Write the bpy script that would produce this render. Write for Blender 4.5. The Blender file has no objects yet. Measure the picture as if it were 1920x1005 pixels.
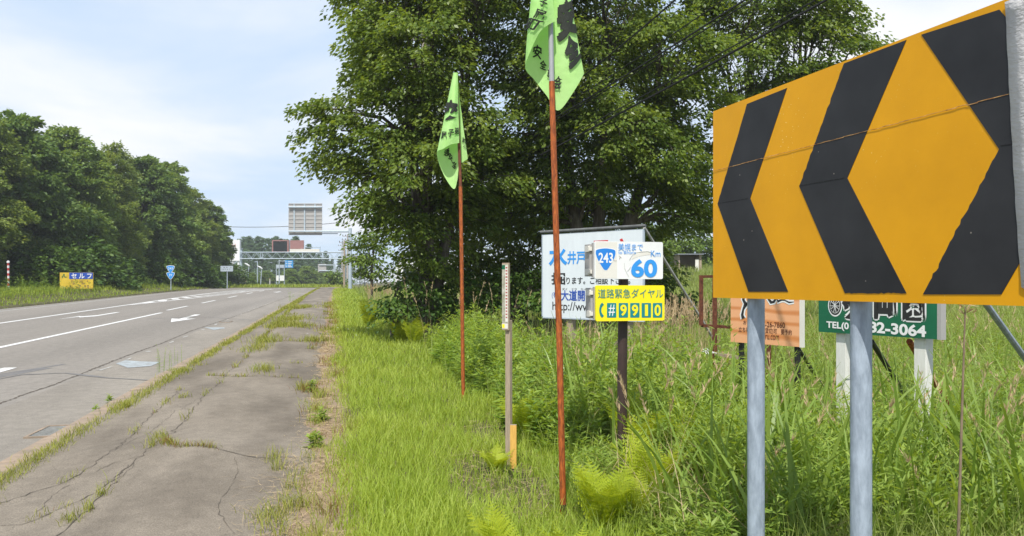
import bpy, bmesh, math, random
import numpy as np
from mathutils import Vector, Matrix

S = bpy.context.scene
COL = S.collection
rng = np.random.default_rng(11)
random.seed(5)

# ------------------------------------------------------------------ camera
F = 1420.0            # focal length in photo pixels (photo 1920 x 1005)
CAMH = 1.55
YAW = math.radians(12.8)
AX = (math.sin(YAW), math.cos(YAW))      # viewing direction on the ground
RX = (math.cos(YAW), -math.sin(YAW))     # to the right of it
cd = bpy.data.cameras.new('camera')
cam = bpy.data.objects.new('camera', cd)
COL.objects.link(cam)
cam.location = (0, 0, CAMH)
cam.rotation_euler = (math.pi/2, 0, -YAW)
cd.sensor_width = 36
cd.lens = F/1920*36
cd.shift_y = 32.5/1920
cd.clip_start = 0.05
cd.clip_end = 6000
S.camera = cam

# ------------------------------------------------------------------ sky, sun
SUN = Vector((-0.20, -0.49, 0.85)).normalized()
w = bpy.data.worlds.new('World'); S.world = w; w.use_nodes = True
nt = w.node_tree; nt.nodes.clear()
def N(nt, t, **kw):
    n = nt.nodes.new(t)
    for k, v in kw.items(): setattr(n, k, v)
    return n
out = N(nt, 'ShaderNodeOutputWorld'); bg = N(nt, 'ShaderNodeBackground')
sky = N(nt, 'ShaderNodeTexSky', sky_type='NISHITA')
sky.sun_disc = False
sky.sun_elevation = math.asin(SUN.z)
sky.sun_rotation = math.atan2(SUN.x, SUN.y)
sky.air_density = 1.0; sky.dust_density = 1.0; sky.ozone_density = 1.2
tc = N(nt, 'ShaderNodeTexCoord')
sep = N(nt, 'ShaderNodeSeparateXYZ'); nt.links.new(tc.outputs['Generated'], sep.inputs[0])
mx = N(nt, 'ShaderNodeMath', operation='MAXIMUM'); nt.links.new(sep.outputs['Z'], mx.inputs[0]); mx.inputs[1].default_value = 0.0
ad = N(nt, 'ShaderNodeMath', operation='ADD'); nt.links.new(mx.outputs[0], ad.inputs[0]); ad.inputs[1].default_value = 0.16
dx = N(nt, 'ShaderNodeMath', operation='DIVIDE'); nt.links.new(sep.outputs['X'], dx.inputs[0]); nt.links.new(ad.outputs[0], dx.inputs[1])
dy = N(nt, 'ShaderNodeMath', operation='DIVIDE'); nt.links.new(sep.outputs['Y'], dy.inputs[0]); nt.links.new(ad.outputs[0], dy.inputs[1])
cmb = N(nt, 'ShaderNodeCombineXYZ'); nt.links.new(dx.outputs[0], cmb.inputs[0]); nt.links.new(dy.outputs[0], cmb.inputs[1])
cmb.inputs[2].default_value = 8.4
ns = N(nt, 'ShaderNodeTexNoise'); ns.inputs['Scale'].default_value = 0.85; ns.inputs['Detail'].default_value = 6; ns.inputs['Roughness'].default_value = 0.52
ns.inputs['Distortion'].default_value = 0.25
nt.links.new(cmb.outputs[0], ns.inputs['Vector'])
mr = N(nt, 'ShaderNodeMapRange', interpolation_type='SMOOTHSTEP')
mr.inputs['From Min'].default_value = 0.40; mr.inputs['From Max'].default_value = 0.73
mr.inputs['To Min'].default_value = 0.06; mr.inputs['To Max'].default_value = 0.96
nt.links.new(ns.outputs['Fac'], mr.inputs['Value'])
mixc = N(nt, 'ShaderNodeMix', data_type='RGBA')
hz = N(nt, 'ShaderNodeMix', data_type='RGBA'); hz.inputs['Factor'].default_value = .62
nt.links.new(sky.outputs[0], hz.inputs[6]); hz.inputs[7].default_value = (4.2, 5.3, 6.8, 1)
nt.links.new(hz.outputs[2], mixc.inputs[6])
ef = N(nt, 'ShaderNodeMapRange', interpolation_type='SMOOTHSTEP'); ef.inputs['From Min'].default_value = .30; ef.inputs['From Max'].default_value = .75
ef.inputs['To Min'].default_value = 1.0; ef.inputs['To Max'].default_value = .22; nt.links.new(sep.outputs['Z'], ef.inputs['Value'])
hm = N(nt, 'ShaderNodeMath', operation='MULTIPLY'); nt.links.new(ef.outputs[0], hm.inputs[0]); hm.inputs[1].default_value = .84; nt.links.new(hm.outputs[0], hz.inputs['Factor'])
cm_ = N(nt, 'ShaderNodeMath', operation='MULTIPLY'); nt.links.new(ef.outputs[0], cm_.inputs[0]); nt.links.new(mr.outputs[0], cm_.inputs[1]); nt.links.new(cm_.outputs[0], mixc.inputs['Factor'])
mixc.inputs[7].default_value = (6.7, 6.75, 6.85, 1)
nt.links.new(mixc.outputs[2], bg.inputs[0])
bg.inputs[1].default_value = 0.128
nt.links.new(bg.outputs[0], out.inputs[0])
ld = bpy.data.lights.new('sun', 'SUN'); ld.energy = 4.9; ld.angle = math.radians(0.5); ld.color = (1.0, 0.955, 0.88)
lo = bpy.data.objects.new('sun', ld); COL.objects.link(lo)
lo.rotation_euler = (-SUN).to_track_quat('-Z', 'Y').to_euler()
lo.location = (0, 0, 40)
S.view_settings.view_transform = 'Standard'; S.view_settings.look = 'None'
S.view_settings.exposure = 0.3; S.view_settings.gamma = 1.0
S.view_settings.use_curve_mapping = False

# ------------------------------------------------------------------ placing helpers
def P(px, py, d):
    xc = (px-960)/F*d
    return Vector((d*AX[0]+xc*RX[0], d*AX[1]+xc*RX[1], CAMH-(py-535)/F*d))
def XY(px, d):
    v = P(px, 535, d); return v.x, v.y
def prof(Y):
    Y = np.asarray(Y, dtype=float); g = 0.0138
    t = np.clip((Y-70)/40, 0, 1)
    return np.where(Y <= 70, g*Y, g*70+g*40*(t-t*t/2))
def sstep(a, b, x):
    t = np.clip((np.asarray(x, dtype=float)-a)/(b-a), 0, 1); return t*t*(3-2*t)
RL, RR = -15.3, -2.76       # road edges
KR = -2.52                  # kerb / pavement seam
PR = -0.20                  # pavement right edge
def pedge(Y): return PR+.05*np.sin(Y*1.7)*np.sin(Y*.63+.4)+.022*np.sin(Y*5.1)+.018*np.sin(Y*11.3+2)+.012*np.sin(Y*23.7)+.008*np.sin(Y*51)-.0095*np.clip(Y, 0, 50)
def gz(X, Y):
    X = np.asarray(X, dtype=float); Y = np.asarray(Y, dtype=float)
    z = prof(Y)
    z = z + 0.30*sstep(-15.6, -19, X)
    e = pedge(Y)
    z = z - 0.22*sstep(RL-0.25, RL+0.05, X)*(1-sstep(e-0.22, e-0.06, X))*(1-sstep(112, 114, Y)) + .016*sstep(e-.1, e+.0, X)*(1-sstep(e+.3, e+.7, X))
    z = z - 0.10*sstep(1.8, 3.2, X)
    z = z + 2.4*sstep(4, 30, X)*sstep(22, 75, Y)
    return z
def roadz(Y): return prof(Y)-0.07
def heave(X, Y):
    X = np.asarray(X, dtype=float); Y = np.asarray(Y, dtype=float)
    h = 0*X
    for yi, am, wd in ((6.9, .05, .55), (12.2, .045, .6), (13.9, .03, .4), (16.4, .04, .5), (18.6, .03, .5), (24, .05, .8), (31, .05, .9), (39, .05, 1)):
        h = h + am*np.exp(-((Y-yi-0.10*np.sin(3*X))/wd)**2)*sstep(-2.5, -1.5, X)
    xr = -1.25-0.1*np.sin(Y*.9)
    h = h + .035*np.exp(-((X-xr)/.3)**2)
    h = h + .012*np.sin(X*3.1+Y*.7)*np.sin(Y*1.3+1)
    return h*sstep(-2.5, -2.2, X)*(1-.9*sstep(PR-.55, PR-.12, X))
def pavez(X, Y): return prof(Y)+heave(X, Y)+0.012
def ground_hit(px, py, surf):
    d = 5.0
    for _ in range(60):
        v = P(px, py, d)
        z = float(surf(v.x, v.y)); d2 = (CAMH-z)*F/(py-535)
        d = d*0.5+d2*0.5
    return P(px, py, d)

# ------------------------------------------------------------------ objects helpers
def thing(name, label, cat, loc, rotz=0.0, group=None):
    o = bpy.data.objects.new(name, None); COL.objects.link(o)
    o.empty_display_size = 0.2
    o.location = loc; o.rotation_euler = (0, 0, rotz)
    o['label'] = label; o['category'] = cat
    if group: o['group'] = group
    return o
def tag(o, label=None, cat=None, group=None, kind=None):
    if label: o['label'] = label
    if cat: o['category'] = cat
    if group: o['group'] = group
    if kind: o['kind'] = kind
    return o
def link(name, me, mat, parent=None, smooth=False):
    if mat: me.materials.append(mat)
    o = bpy.data.objects.new(name, me); COL.objects.link(o)
    if parent: o.parent = parent
    if smooth:
        me.polygons.foreach_set('use_smooth', np.ones(len(me.polygons), dtype=bool))
    return o
class MB:
    def __init__(s): s.v = []; s.f = []
    def add(s, vs, fs):
        b = len(s.v); s.v += [tuple(v) for v in vs]; s.f += [tuple(b+i for i in f) for f in fs]; return s
    def box(s, c, sz, rot=None):
        h = [x/2 for x in sz]
        vs = [Vector((sx*h[0], sy*h[1], sz_*h[2])) for sx in (-1, 1) for sy in (-1, 1) for sz_ in (-1, 1)]
        if rot is not None: vs = [rot @ v for v in vs]
        c = Vector(c); vs = [v+c for v in vs]
        return s.add(vs, [(0,1,3,2),(4,6,7,5),(0,4,5,1),(2,3,7,6),(0,2,6,4),(1,5,7,3)])
    def box2(s, a, b):
        return s.box([(a[i]+b[i])/2 for i in range(3)], [abs(b[i]-a[i]) for i in range(3)])
    def bar(s, a, b, wx, wy=None):
        a = Vector(a); b = Vector(b); d = b-a
        q = d.to_track_quat('Z', 'Y').to_matrix()
        return s.box((a+b)/2, (wx, wy or wx, d.length), q)
    def tube(s, pts, rad, n=10, cap=True):
        pts = [Vector(p) for p in pts]
        rr = rad if hasattr(rad, '__len__') else [rad]*len(pts)
        b = len(s.v); up = None
        for i, p in enumerate(pts):
            t = (pts[min(i+1, len(pts)-1)]-pts[max(i-1, 0)]).normalized()
            if up is None:
                up = Vector((1, 0, 0)) if abs(t.z) > .7 else Vector((0, 0, 1))
            u = (up - t*up.dot(t)).normalized(); v = t.cross(u); up = u
            for k in range(n):
                a = 2*math.pi*k/n
                s.v.append(tuple(p+(u*math.cos(a)+v*math.sin(a))*rr[i]))
        for i in range(len(pts)-1):
            for k in range(n):
                s.f.append((b+i*n+k, b+i*n+(k+1) % n, b+(i+1)*n+(k+1) % n, b+(i+1)*n+k))
        if cap:
            s.f.append(tuple(b+k for k in range(n))[::-1]); e = b+(len(pts)-1)*n
            s.f.append(tuple(e+k for k in range(n)))
        return s
    def plate(s, poly, y0, y1):
        # poly in (x, z); extruded from y0 (front, towards the viewer) to y1
        n = len(poly)
        vs = [(x, y0, z) for x, z in poly]+[(x, y1, z) for x, z in poly]
        fs = [tuple(range(n)), tuple(range(2*n-1, n-1, -1))]
        fs += [(i, n+i, n+(i+1) % n, (i+1) % n) for i in range(n)]
        return s.add(vs, fs)
    def build(s, name, mat, parent=None, smooth=False, bevel=0):
        me = bpy.data.meshes.new(name); me.from_pydata(s.v, [], s.f); 
        bm = bmesh.new(); bm.from_mesh(me); bmesh.ops.recalc_face_normals(bm, faces=bm.faces); bm.to_mesh(me); bm.free()
        o = link(name, me, mat, parent, smooth)
        if smooth:
            me.set_sharp_from_angle(angle=math.radians(40))
        if bevel:
            m = o.modifiers.new('bevel', 'BEVEL'); m.width = bevel; m.segments = 2; m.limit_method = 'ANGLE'
        return o
def rrect(x0, z0, x1, z1, r, n=5):
    pts = []
    for cx, cz, a0 in ((x1-r, z1-r, 0), (x0+r, z1-r, 90), (x0+r, z0+r, 180), (x1-r, z0+r, 270)):
        for k in range(n+1):
            a = math.radians(a0+90*k/n); pts.append((cx+r*math.cos(a), cz+r*math.sin(a)))
    return pts
class NB:      # big numpy meshes of quads with a random per-leaf tint
    def __init__(s): s.V = []; s.F = []; s.T = []; s.n = 0
    def add(s, V, Fc, T):
        s.V.append(V); s.F.append(Fc+s.n); s.T.append(T); s.n += len(V)
    def build(s, name, mat, parent=None, smooth=False):
        V = np.concatenate(s.V).astype(np.float32); Fc = np.concatenate(s.F).astype(np.int32); T = np.concatenate(s.T).astype(np.float32)
        me = bpy.data.meshes.new(name); m = len(Fc)
        me.vertices.add(len(V)); me.vertices.foreach_set('co', V.ravel())
        me.loops.add(m*4); me.loops.foreach_set('vertex_index', Fc.ravel())
        me.polygons.add(m); me.polygons.foreach_set('loop_start', np.arange(0, m*4, 4, dtype=np.int32))
        me.update(calc_edges=True)
        at = me.attributes.new('tint', 'FLOAT', 'POINT'); at.data.foreach_set('value', T)
        return link(name, me, mat, parent, smooth)
def unit(a): return a/np.maximum(np.linalg.norm(a, axis=-1, keepdims=True), 1e-9)
def leaves(nb, C, D, Nn, L, W, tint, fold=0.0):
    n = len(C); D = unit(D); Sd = unit(np.cross(D, Nn)); Up = np.cross(Sd, D)
    L = np.broadcast_to(L, (n,))[:, None]; W = np.broadcast_to(W, (n,))[:, None]
    V = np.stack([C, C+D*L*.45+Sd*W*.5+Up*W*fold, C+D*L, C+D*L*.45-Sd*W*.5+Up*W*fold], 1).reshape(-1, 3)
    Fc = np.arange(n*4).reshape(n, 4)
    nb.add(V, Fc, np.repeat(tint, 4))
def blades(nb, B, H, W, lean, tint, seg=3, az=None, droop=0.35):
    n = len(B)
    if az is None: az = rng.uniform(0, 2*np.pi, n)
    dr = np.stack([np.cos(az), np.sin(az), 0*az], 1)
    fz = az+np.pi/2+rng.normal(0, .6, n)
    sd = np.stack([np.cos(fz), np.sin(fz), 0*az], 1)
    H = np.broadcast_to(H, (n,)); W = np.broadcast_to(W, (n,)); lean = np.broadcast_to(lean, (n,))
    rows = []
    for k in range(seg+1):
        t = k/seg
        c = B+dr*(H*lean*t**1.8)[:, None]+np.array([0, 0, 1.])*(H*(t-droop*lean*t**3))[:, None]
        wd = W*(0.75+.5*t-1.2*t*t if t < 1 else 0.06)
        rows += [c-sd*(wd/2)[:, None], c+sd*(wd/2)[:, None]]
    V = np.stack(rows, 1).reshape(-1, 3); q = 2*(seg+1)
    base = (np.arange(n)*q)[:, None]
    Fc = np.concatenate([base+np.array([[2*k, 2*k+1, 2*k+3, 2*k+2]]) for k in range(seg)], 0)
    nb.add(V, Fc, np.repeat(tint, q))

# ------------------------------------------------------------------ materials
def newmat(name):
    m = bpy.data.materials.new(name); m.use_nodes = True; t = m.node_tree
    b = t.nodes['Principled BSDF']; return m, t, b
def pmat(name, c, rough=.55, var=.12, scale=6, c2=None, bump=0.0, bscale=60, metal=0, spec=.4, stretch=None, coat=0):
    m, t, b = newmat(name)
    tcn = N(t, 'ShaderNodeTexCoord'); vec = tcn.outputs['Object']
    if stretch:
        mp = N(t, 'ShaderNodeMapping'); mp.inputs['Scale'].default_value = stretch
        t.links.new(vec, mp.inputs[0]); vec = mp.outputs[0]
    n1 = N(t, 'ShaderNodeTexNoise'); n1.inputs['Scale'].default_value = scale; n1.inputs['Detail'].default_value = 5; n1.inputs['Roughness'].default_value = .6
    t.links.new(vec, n1.inputs['Vector'])
    rp = N(t, 'ShaderNodeValToRGB'); rp.color_ramp.elements[0].position = .32; rp.color_ramp.elements[1].position = .68
    a = [x*(1-var) for x in c[:3]]; e = c2[:3] if c2 else [min(1, x*(1+var)) for x in c[:3]]
    rp.color_ramp.elements[0].color = (*a, 1); rp.color_ramp.elements[1].color = (*e, 1)
    t.links.new(n1.outputs['Fac'], rp.inputs[0]); t.links.new(rp.outputs[0], b.inputs['Base Color'])
    b.inputs['Roughness'].default_value = rough; b.inputs['Metallic'].default_value = metal
    b.inputs['Specular IOR Level'].default_value = spec; b.inputs['Coat Weight'].default_value = coat
    if bump:
        n2 = N(t, 'ShaderNodeTexNoise'); n2.inputs['Scale'].default_value = bscale; n2.inputs['Detail'].default_value = 3
        t.links.new(vec, n2.inputs['Vector'])
        bp = N(t, 'ShaderNodeBump'); bp.inputs['Strength'].default_value = bump; bp.inputs['Distance'].default_value = .01
        t.links.new(n2.outputs['Fac'], bp.inputs['Height']); t.links.new(bp.outputs[0], b.inputs['Normal'])
    return m
def leafmat(name, c1, c2, tr=.35, rough=.5, spec=.35, trc=None):
    m, t, b = newmat(name)
    at = N(t, 'ShaderNodeAttribute'); at.attribute_name = 'tint'
    mxn = N(t, 'ShaderNodeMix', data_type='RGBA'); t.links.new(at.outputs['Fac'], mxn.inputs['Factor'])
    mxn.inputs[6].default_value = (*c1, 1); mxn.inputs[7].default_value = (*c2, 1)
    t.links.new(mxn.outputs[2], b.inputs['Base Color'])
    b.inputs['Roughness'].default_value = rough; b.inputs['Specular IOR Level'].default_value = spec
    tl = N(t, 'ShaderNodeBsdfTranslucent')
    hs = N(t, 'ShaderNodeMix', data_type='RGBA', blend_type='MULTIPLY'); hs.inputs['Factor'].default_value = 1
    t.links.new(mxn.outputs[2], hs.inputs[6]); hs.inputs[7].default_value = (*(trc or (1.5, 1.35, .5)), 1)
    t.links.new(hs.outputs[2], tl.inputs[0])
    ms = N(t, 'ShaderNodeMixShader'); ms.inputs[0].default_value = tr
    t.links.new(b.outputs[0], ms.inputs[1]); t.links.new(tl.outputs[0], ms.inputs[2])
    t.links.new(ms.outputs[0], t.nodes['Material Output'].inputs[0])
    return m
M = {}
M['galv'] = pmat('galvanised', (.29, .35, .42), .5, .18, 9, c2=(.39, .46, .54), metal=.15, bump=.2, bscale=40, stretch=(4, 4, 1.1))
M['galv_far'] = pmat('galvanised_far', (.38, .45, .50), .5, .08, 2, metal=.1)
M['white'] = pmat('white_paint', (.72, .73, .72), .5, .06, 4)
M['cream'] = pmat('cream_panel', (.66, .64, .58), .5, .06, 4)
M['black'] = pmat('black_sheet', (.022, .023, .025), .5, .25, 9)
M['ink'] = pmat('black_ink', (.02, .02, .02), .55, .1, 9)
M['darkmetal'] = pmat('black_steel', (.02, .02, .02), .5, .3, 8)
M['brown'] = pmat('brown_post', (.045, .028, .024), .45, .25, 8, bump=.1)
M['rust'] = pmat('rust', (.10, .030, .016), .8, .35, 18, c2=(.19, .062, .028), bump=.3)
M['rust_orange'] = pmat('rusty_red_paint', (.25, .055, .014), .7, .5, 14, c2=(.48, .125, .022), bump=.15, stretch=(6, 6, 1.2))
M['blue'] = pmat('route_blue', (.02, .20, .62), .45, .05, 4)
M['blue2'] = pmat('sky_blue_ink', (.03, .27, .70), .5, .04, 4)
M['blue_far'] = pmat('direction_sign_blue', (.05, .28, .62), .5, .05, 4)
M['navy'] = pmat('blue_ink', (.02, .07, .36), .5, .05, 4)
M['teal'] = pmat('teal_ink', (.005, .20, .21), .5, .05, 4)
M['yellow'] = pmat('lemon_yellow', (.83, .70, .012), .45, .04, 3)
M['red'] = pmat('red_ink', (.50, .02, .02), .5, .08, 5)
M['green'] = pmat('deep_green', (.006, .115, .052), .45, .12, 4)
M['wood'] = pmat('grey_timber', (.33, .265, .19), .8, .2, 12, bump=.25, stretch=(8, 8, .8))
M['stake'] = pmat('fresh_pine', (.62, .36, .085), .7, .12, 12, stretch=(8, 8, .8))
M['concrete'] = pmat('pole_concrete', (.40, .37, .33), .85, .12, 4, bump=.1)
M['whitewood'] = pmat('peeling_white_paint', (.62, .62, .56), .75, .05, 7, c2=(.70, .70, .67), bump=.2, stretch=(5, 5, .8))
M['brownpanel'] = pmat('faded_brown_panel', (.30, .16, .15), .6, .08, 3)
M['display'] = pmat('dark_display', (.025, .03, .03), .35, .1, 3)
M['signback'] = pmat('grey_sign_back', (.37, .36, .345), .55, .06, 3, metal=.1)
M['greyblue'] = pmat('grey_blue_panel', (.40, .46, .52), .5, .05, 3)
M['boardwhite'] = pmat('board_white', (.62, .67, .70), .4, .05, 2, stretch=(3, 3, .5))
M['bark'] = pmat('bark', (.085, .070, .055), .9, .35, 7, c2=(.16, .14, .115), bump=.5, bscale=25, stretch=(3, 3, .6))
M['straw'] = leafmat('dry_straw', (.34, .25, .13), (.58, .46, .29), .15, .8, .1, (1, .9, .7))
M['seed'] = leafmat('seed_head', (.46, .34, .19), (.68, .55, .36), .35, .8, .1, (1.1, 1, .75))
M['cable'] = pmat('cable_black', (.012, .012, .013), .6, .1, 4)
M['lamp'] = pmat('lamp_housing', (.60, .62, .62), .5, .05, 4)
M['roofing'] = pmat('roof_sheet', (.20, .22, .24), .6, .1, 4)
M['glass'] = pmat('window_glass', (.03, .04, .05), .1, .1, 3, spec=.6)
M['orange'] = pmat('orange_marker', (.5, .1, .02), .5, .1, 3)
# leaves
M['lawn'] = leafmat('lawn_blades', (.235, .35, .034), (.435, .52, .10), .46, .5, .3)
M['meadow'] = leafmat('meadow_blades', (.19, .27, .05), (.35, .40, .125), .44, .5, .35)
M['weed'] = leafmat('weed_leaves', (.16, .275, .042), (.33, .42, .085), .44, .5, .35)
M['reed'] = leafmat('reed_leaves', (.16, .26, .04), (.28, .38, .085), .42, .42, .4)
M['fern'] = leafmat('fern_pinnae', (.30, .40, .02), (.44, .50, .045), .48, .55, .25)
M['verge'] = leafmat('verge_blades', (.19, .28, .03), (.32, .38, .06), .35, .6, .2)
M['kerbweed'] = leafmat('kerb_weeds', (.19, .25, .035), (.36, .34, .09), .35, .6, .2)
M['redweed'] = leafmat('sorrel', (.22, .10, .05), (.22, .20, .05), .35, .6, .2)
M['elm'] = leafmat('elm_leaves', (.085, .148, .022), (.225, .295, .052), .46, .42, .4)
M['oak'] = leafmat('oak_leaves', (.115, .195, .042), (.235, .32, .078), .42, .5, .3)
M['oak_light'] = leafmat('ash_leaves', (.12, .19, .035), (.25, .31, .07), .42, .5, .3)
M['oak_dark'] = leafmat('alder_leaves', (.080, .150, .036), (.185, .27, .065), .38, .5, .3)
M['light'] = leafmat('light_leaves', (.09, .16, .02), (.19, .27, .045), .38, .5, .3)
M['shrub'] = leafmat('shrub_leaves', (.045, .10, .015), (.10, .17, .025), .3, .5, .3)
M['conifer'] = leafmat('larch_needles', (.075, .135, .065), (.13, .20, .09), .2, .7, .15)
# ================================================================== SETTING
# terrain
def terrain():
    xs = np.unique(np.concatenate([np.array([-900, -400, -200, -120, -80, -60, -45, -35, -28]), np.arange(-24, -15.6, .6), np.arange(-15.7, -14.9, .1), np.arange(-14.8, -.8, 1.2),
         np.arange(-.78, 0.1, .035), np.arange(.1, 4, .25), np.arange(4, 12, 1), np.arange(12, 40, 3), np.array([45, 60, 80, 120, 200, 400, 900])]))
    ys = np.unique(np.concatenate([np.array([-60, -30, -15]), np.arange(-8, 3, .5), np.arange(3, 25, .1), np.arange(25, 40, .4), np.arange(40, 130, 2), np.arange(130, 300, 10), np.array([300, 400, 600, 1000, 1800, 3000])]))
    X, Y = np.meshgrid(xs, ys); Z = gz(X, Y)
    near = (X > .05) & (X < 6) & (Y < 30)
    Z = Z+np.where(near, rng.normal(0, .012, X.shape), 0)
    V = np.stack([X, Y, Z], -1).reshape(-1, 3); nx = len(xs); ny = len(ys)
    i, j = np.meshgrid(np.arange(nx-1), np.arange(ny-1)); a = (j*nx+i).ravel()
    nb = NB(); nb.add(V, np.stack([a, a+1, a+nx+1, a+nx], 1), np.zeros(len(V)))
    m, t, b = newmat('soil_and_thatch')
    tcn = N(t, 'ShaderNodeTexCoord')
    n1 = N(t, 'ShaderNodeTexNoise'); n1.inputs['Scale'].default_value = 1.3; n1.inputs['Detail'].default_value = 8; n1.inputs['Roughness'].default_value = .7
    t.links.new(tcn.outputs['Object'], n1.inputs['Vector'])
    rp = N(t, 'ShaderNodeValToRGB'); e = rp.color_ramp.elements
    e[0].position = .35; e[0].color = (.045, .060, .018, 1); e[1].position = .65; e[1].color = (.13, .16, .045, 1)
    k = e.new(.52); k.color = (.10, .085, .05, 1)
    t.links.new(n1.outputs['Fac'], rp.inputs[0])
    # worn bare strip beside the pavement
    sp = N(t, 'ShaderNodeSeparateXYZ'); t.links.new(tcn.outputs['Object'], sp.inputs[0])
    n3 = N(t, 'ShaderNodeTexNoise'); n3.inputs['Scale'].default_value = 2.2; n3.inputs['Detail'].default_value = 4
    t.links.new(tcn.outputs['Object'], n3.inputs['Vector'])
    add = N(t, 'ShaderNodeMath', operation='MULTIPLY_ADD'); t.links.new(n3.outputs['Fac'], add.inputs[0]); add.inputs[1].default_value = -.7
    t.links.new(sp.outputs['X'], add.inputs[2])
    mrr = N(t, 'ShaderNodeMapRange'); mrr.inputs['From Min'].default_value = -.35; mrr.inputs['From Max'].default_value = -.15
    mrr.inputs['To Min'].default_value = 1; mrr.inputs['To Max'].default_value = 0
    t.links.new(add.outputs[0], mrr.inputs['Value'])
    mm = N(t, 'ShaderNodeMath', operation='GREATER_THAN'); t.links.new(sp.outputs['X'], mm.inputs[0]); mm.inputs[1].default_value = -3
    ml = N(t, 'ShaderNodeMath', operation='MULTIPLY'); t.links.new(mrr.outputs[0], ml.inputs[0]); t.links.new(mm.outputs[0], ml.inputs[1])
    mxn = N(t, 'ShaderNodeMix', data_type='RGBA'); t.links.new(ml.outputs[0], mxn.inputs['Factor'])
    t.links.new(rp.outputs[0], mxn.inputs[6])
    n4 = N(t, 'ShaderNodeTexNoise'); n4.inputs['Scale'].default_value = 40; n4.inputs['Detail'].default_value = 6
    t.links.new(tcn.outputs['Object'], n4.inputs['Vector'])
    r4 = N(t, 'ShaderNodeValToRGB'); r4.color_ramp.elements[0].color = (.12, .085, .055, 1); r4.color_ramp.elements[1].color = (.36, .28, .20, 1)
    t.links.new(n4.outputs['Fac'], r4.inputs[0]); t.links.new(r4.outputs[0], mxn.inputs[7])
    t.links.new(mxn.outputs[2], b.inputs['Base Color']); b.inputs['Roughness'].default_value = .95; b.inputs['Specular IOR Level'].default_value = .1
    o = nb.build('ground', m, smooth=True); tag(o, kind='structure')
terrain()

def asphalt(name, c, grain=.3, patch=.25, seed=0.0, patch2=None, pscale=.55, stretch=(1, .25, 1)):
    m, t, b = newmat(name)
    tcn = N(t, 'ShaderNodeTexCoord')
    mp = N(t, 'ShaderNodeMapping'); mp.inputs['Scale'].default_value = stretch; mp.inputs['Location'].default_value = (seed, seed, 0)
    t.links.new(tcn.outputs['Object'], mp.inputs[0])
    big = N(t, 'ShaderNodeTexNoise'); big.inputs['Scale'].default_value = pscale; big.inputs['Detail'].default_value = 5; big.inputs['Roughness'].default_value = .55
    t.links.new(mp.outputs[0], big.inputs['Vector'])
    r1 = N(t, 'ShaderNodeValToRGB'); r1.color_ramp.elements[0].position = .36; r1.color_ramp.elements[1].position = .64
    r1.color_ramp.elements[0].color = (*[x*(1-patch) for x in c], 1)
    r1.color_ramp.elements[1].color = (*(patch2 or [x*(1+patch) for x in c]), 1)
    t.links.new(big.outputs['Fac'], r1.inputs[0])
    fine = N(t, 'ShaderNodeTexNoise'); fine.inputs['Scale'].default_value = 110; fine.inputs['Detail'].default_value = 3
    t.links.new(tcn.outputs['Object'], fine.inputs['Vector'])
    r2 = N(t, 'ShaderNodeMapRange'); r2.inputs['From Min'].default_value = .3; r2.inputs['From Max'].default_value = .7
    r2.inputs['To Min'].default_value = 1-grain; r2.inputs['To Max'].default_value = 1+grain
    vo = N(t, 'ShaderNodeTexVoronoi'); vo.inputs['Scale'].default_value = 75; t.links.new(tcn.outputs['Object'], vo.inputs['Vector'])
    sw = N(t, 'ShaderNodeMath', operation='LESS_THAN'); t.links.new(vo.outputs['Distance'], sw.inputs[0]); sw.inputs[1].default_value = .22
    sa_ = N(t, 'ShaderNodeMath', operation='MULTIPLY_ADD'); t.links.new(sw.outputs[0], sa_.inputs[0]); sa_.inputs[1].default_value = .22; t.links.new(fine.outputs['Fac'], sa_.inputs[2])
    t.links.new(sa_.outputs[0], r2.inputs['Value'])
    mid = N(t, 'ShaderNodeTexNoise'); mid.inputs['Scale'].default_value = 7; mid.inputs['Detail'].default_value = 6; mid.inputs['Roughness'].default_value = .65
    t.links.new(tcn.outputs['Object'], mid.inputs['Vector'])
    r3 = N(t, 'ShaderNodeMapRange'); r3.inputs['From Min'].default_value = .3; r3.inputs['From Max'].default_value = .7
    r3.inputs['To Min'].default_value = .86; r3.inputs['To Max'].default_value = 1.14
    t.links.new(mid.outputs['Fac'], r3.inputs['Value'])
    m1 = N(t, 'ShaderNodeMix', data_type='RGBA', blend_type='MULTIPLY'); m1.inputs['Factor'].default_value = 1
    t.links.new(r1.outputs[0], m1.inputs[6]); t.links.new(r2.outputs[0], m1.inputs[7])
    m2 = N(t, 'ShaderNodeMix', data_type='RGBA', blend_type='MULTIPLY'); m2.inputs['Factor'].default_value = 1
    t.links.new(m1.outputs[2], m2.inputs[6]); t.links.new(r3.outputs[0], m2.inputs[7])
    t.links.new(m2.outputs[2], b.inputs['Base Color'])
    b.inputs['Roughness'].default_value = .85; b.inputs['Specular IOR Level'].default_value = .25
    bp = N(t, 'ShaderNodeBump'); bp.inputs['Strength'].default_value = .35; bp.inputs['Distance'].default_value = .006
    t.links.new(fine.outputs['Fac'], bp.inputs['Height']); t.links.new(bp.outputs[0], b.inputs['Normal'])
    return m
M['road'] = asphalt('road_asphalt', (.208, .190, .165), patch=.10, pscale=.5, stretch=(1, .06, 1))
M['shoulder'] = asphalt('shoulder_asphalt', (.220, .199, .168), patch=.13, pscale=.8, seed=4)
M['pave'] = asphalt('pavement_asphalt', (.152, .129, .100), patch=.12, patch2=(.222, .192, .152), pscale=1.0, seed=2.3, stretch=(1.3, .45, 1))
M['kerbstone'] = pmat('kerb_concrete', (.27, .22, .165), .9, .25, 6, c2=(.33, .25, .18), bump=.3)
M['paint'] = pmat('road_paint', (.60, .60, .58), .7, .12, 14, c2=(.70, .70, .68))
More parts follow.
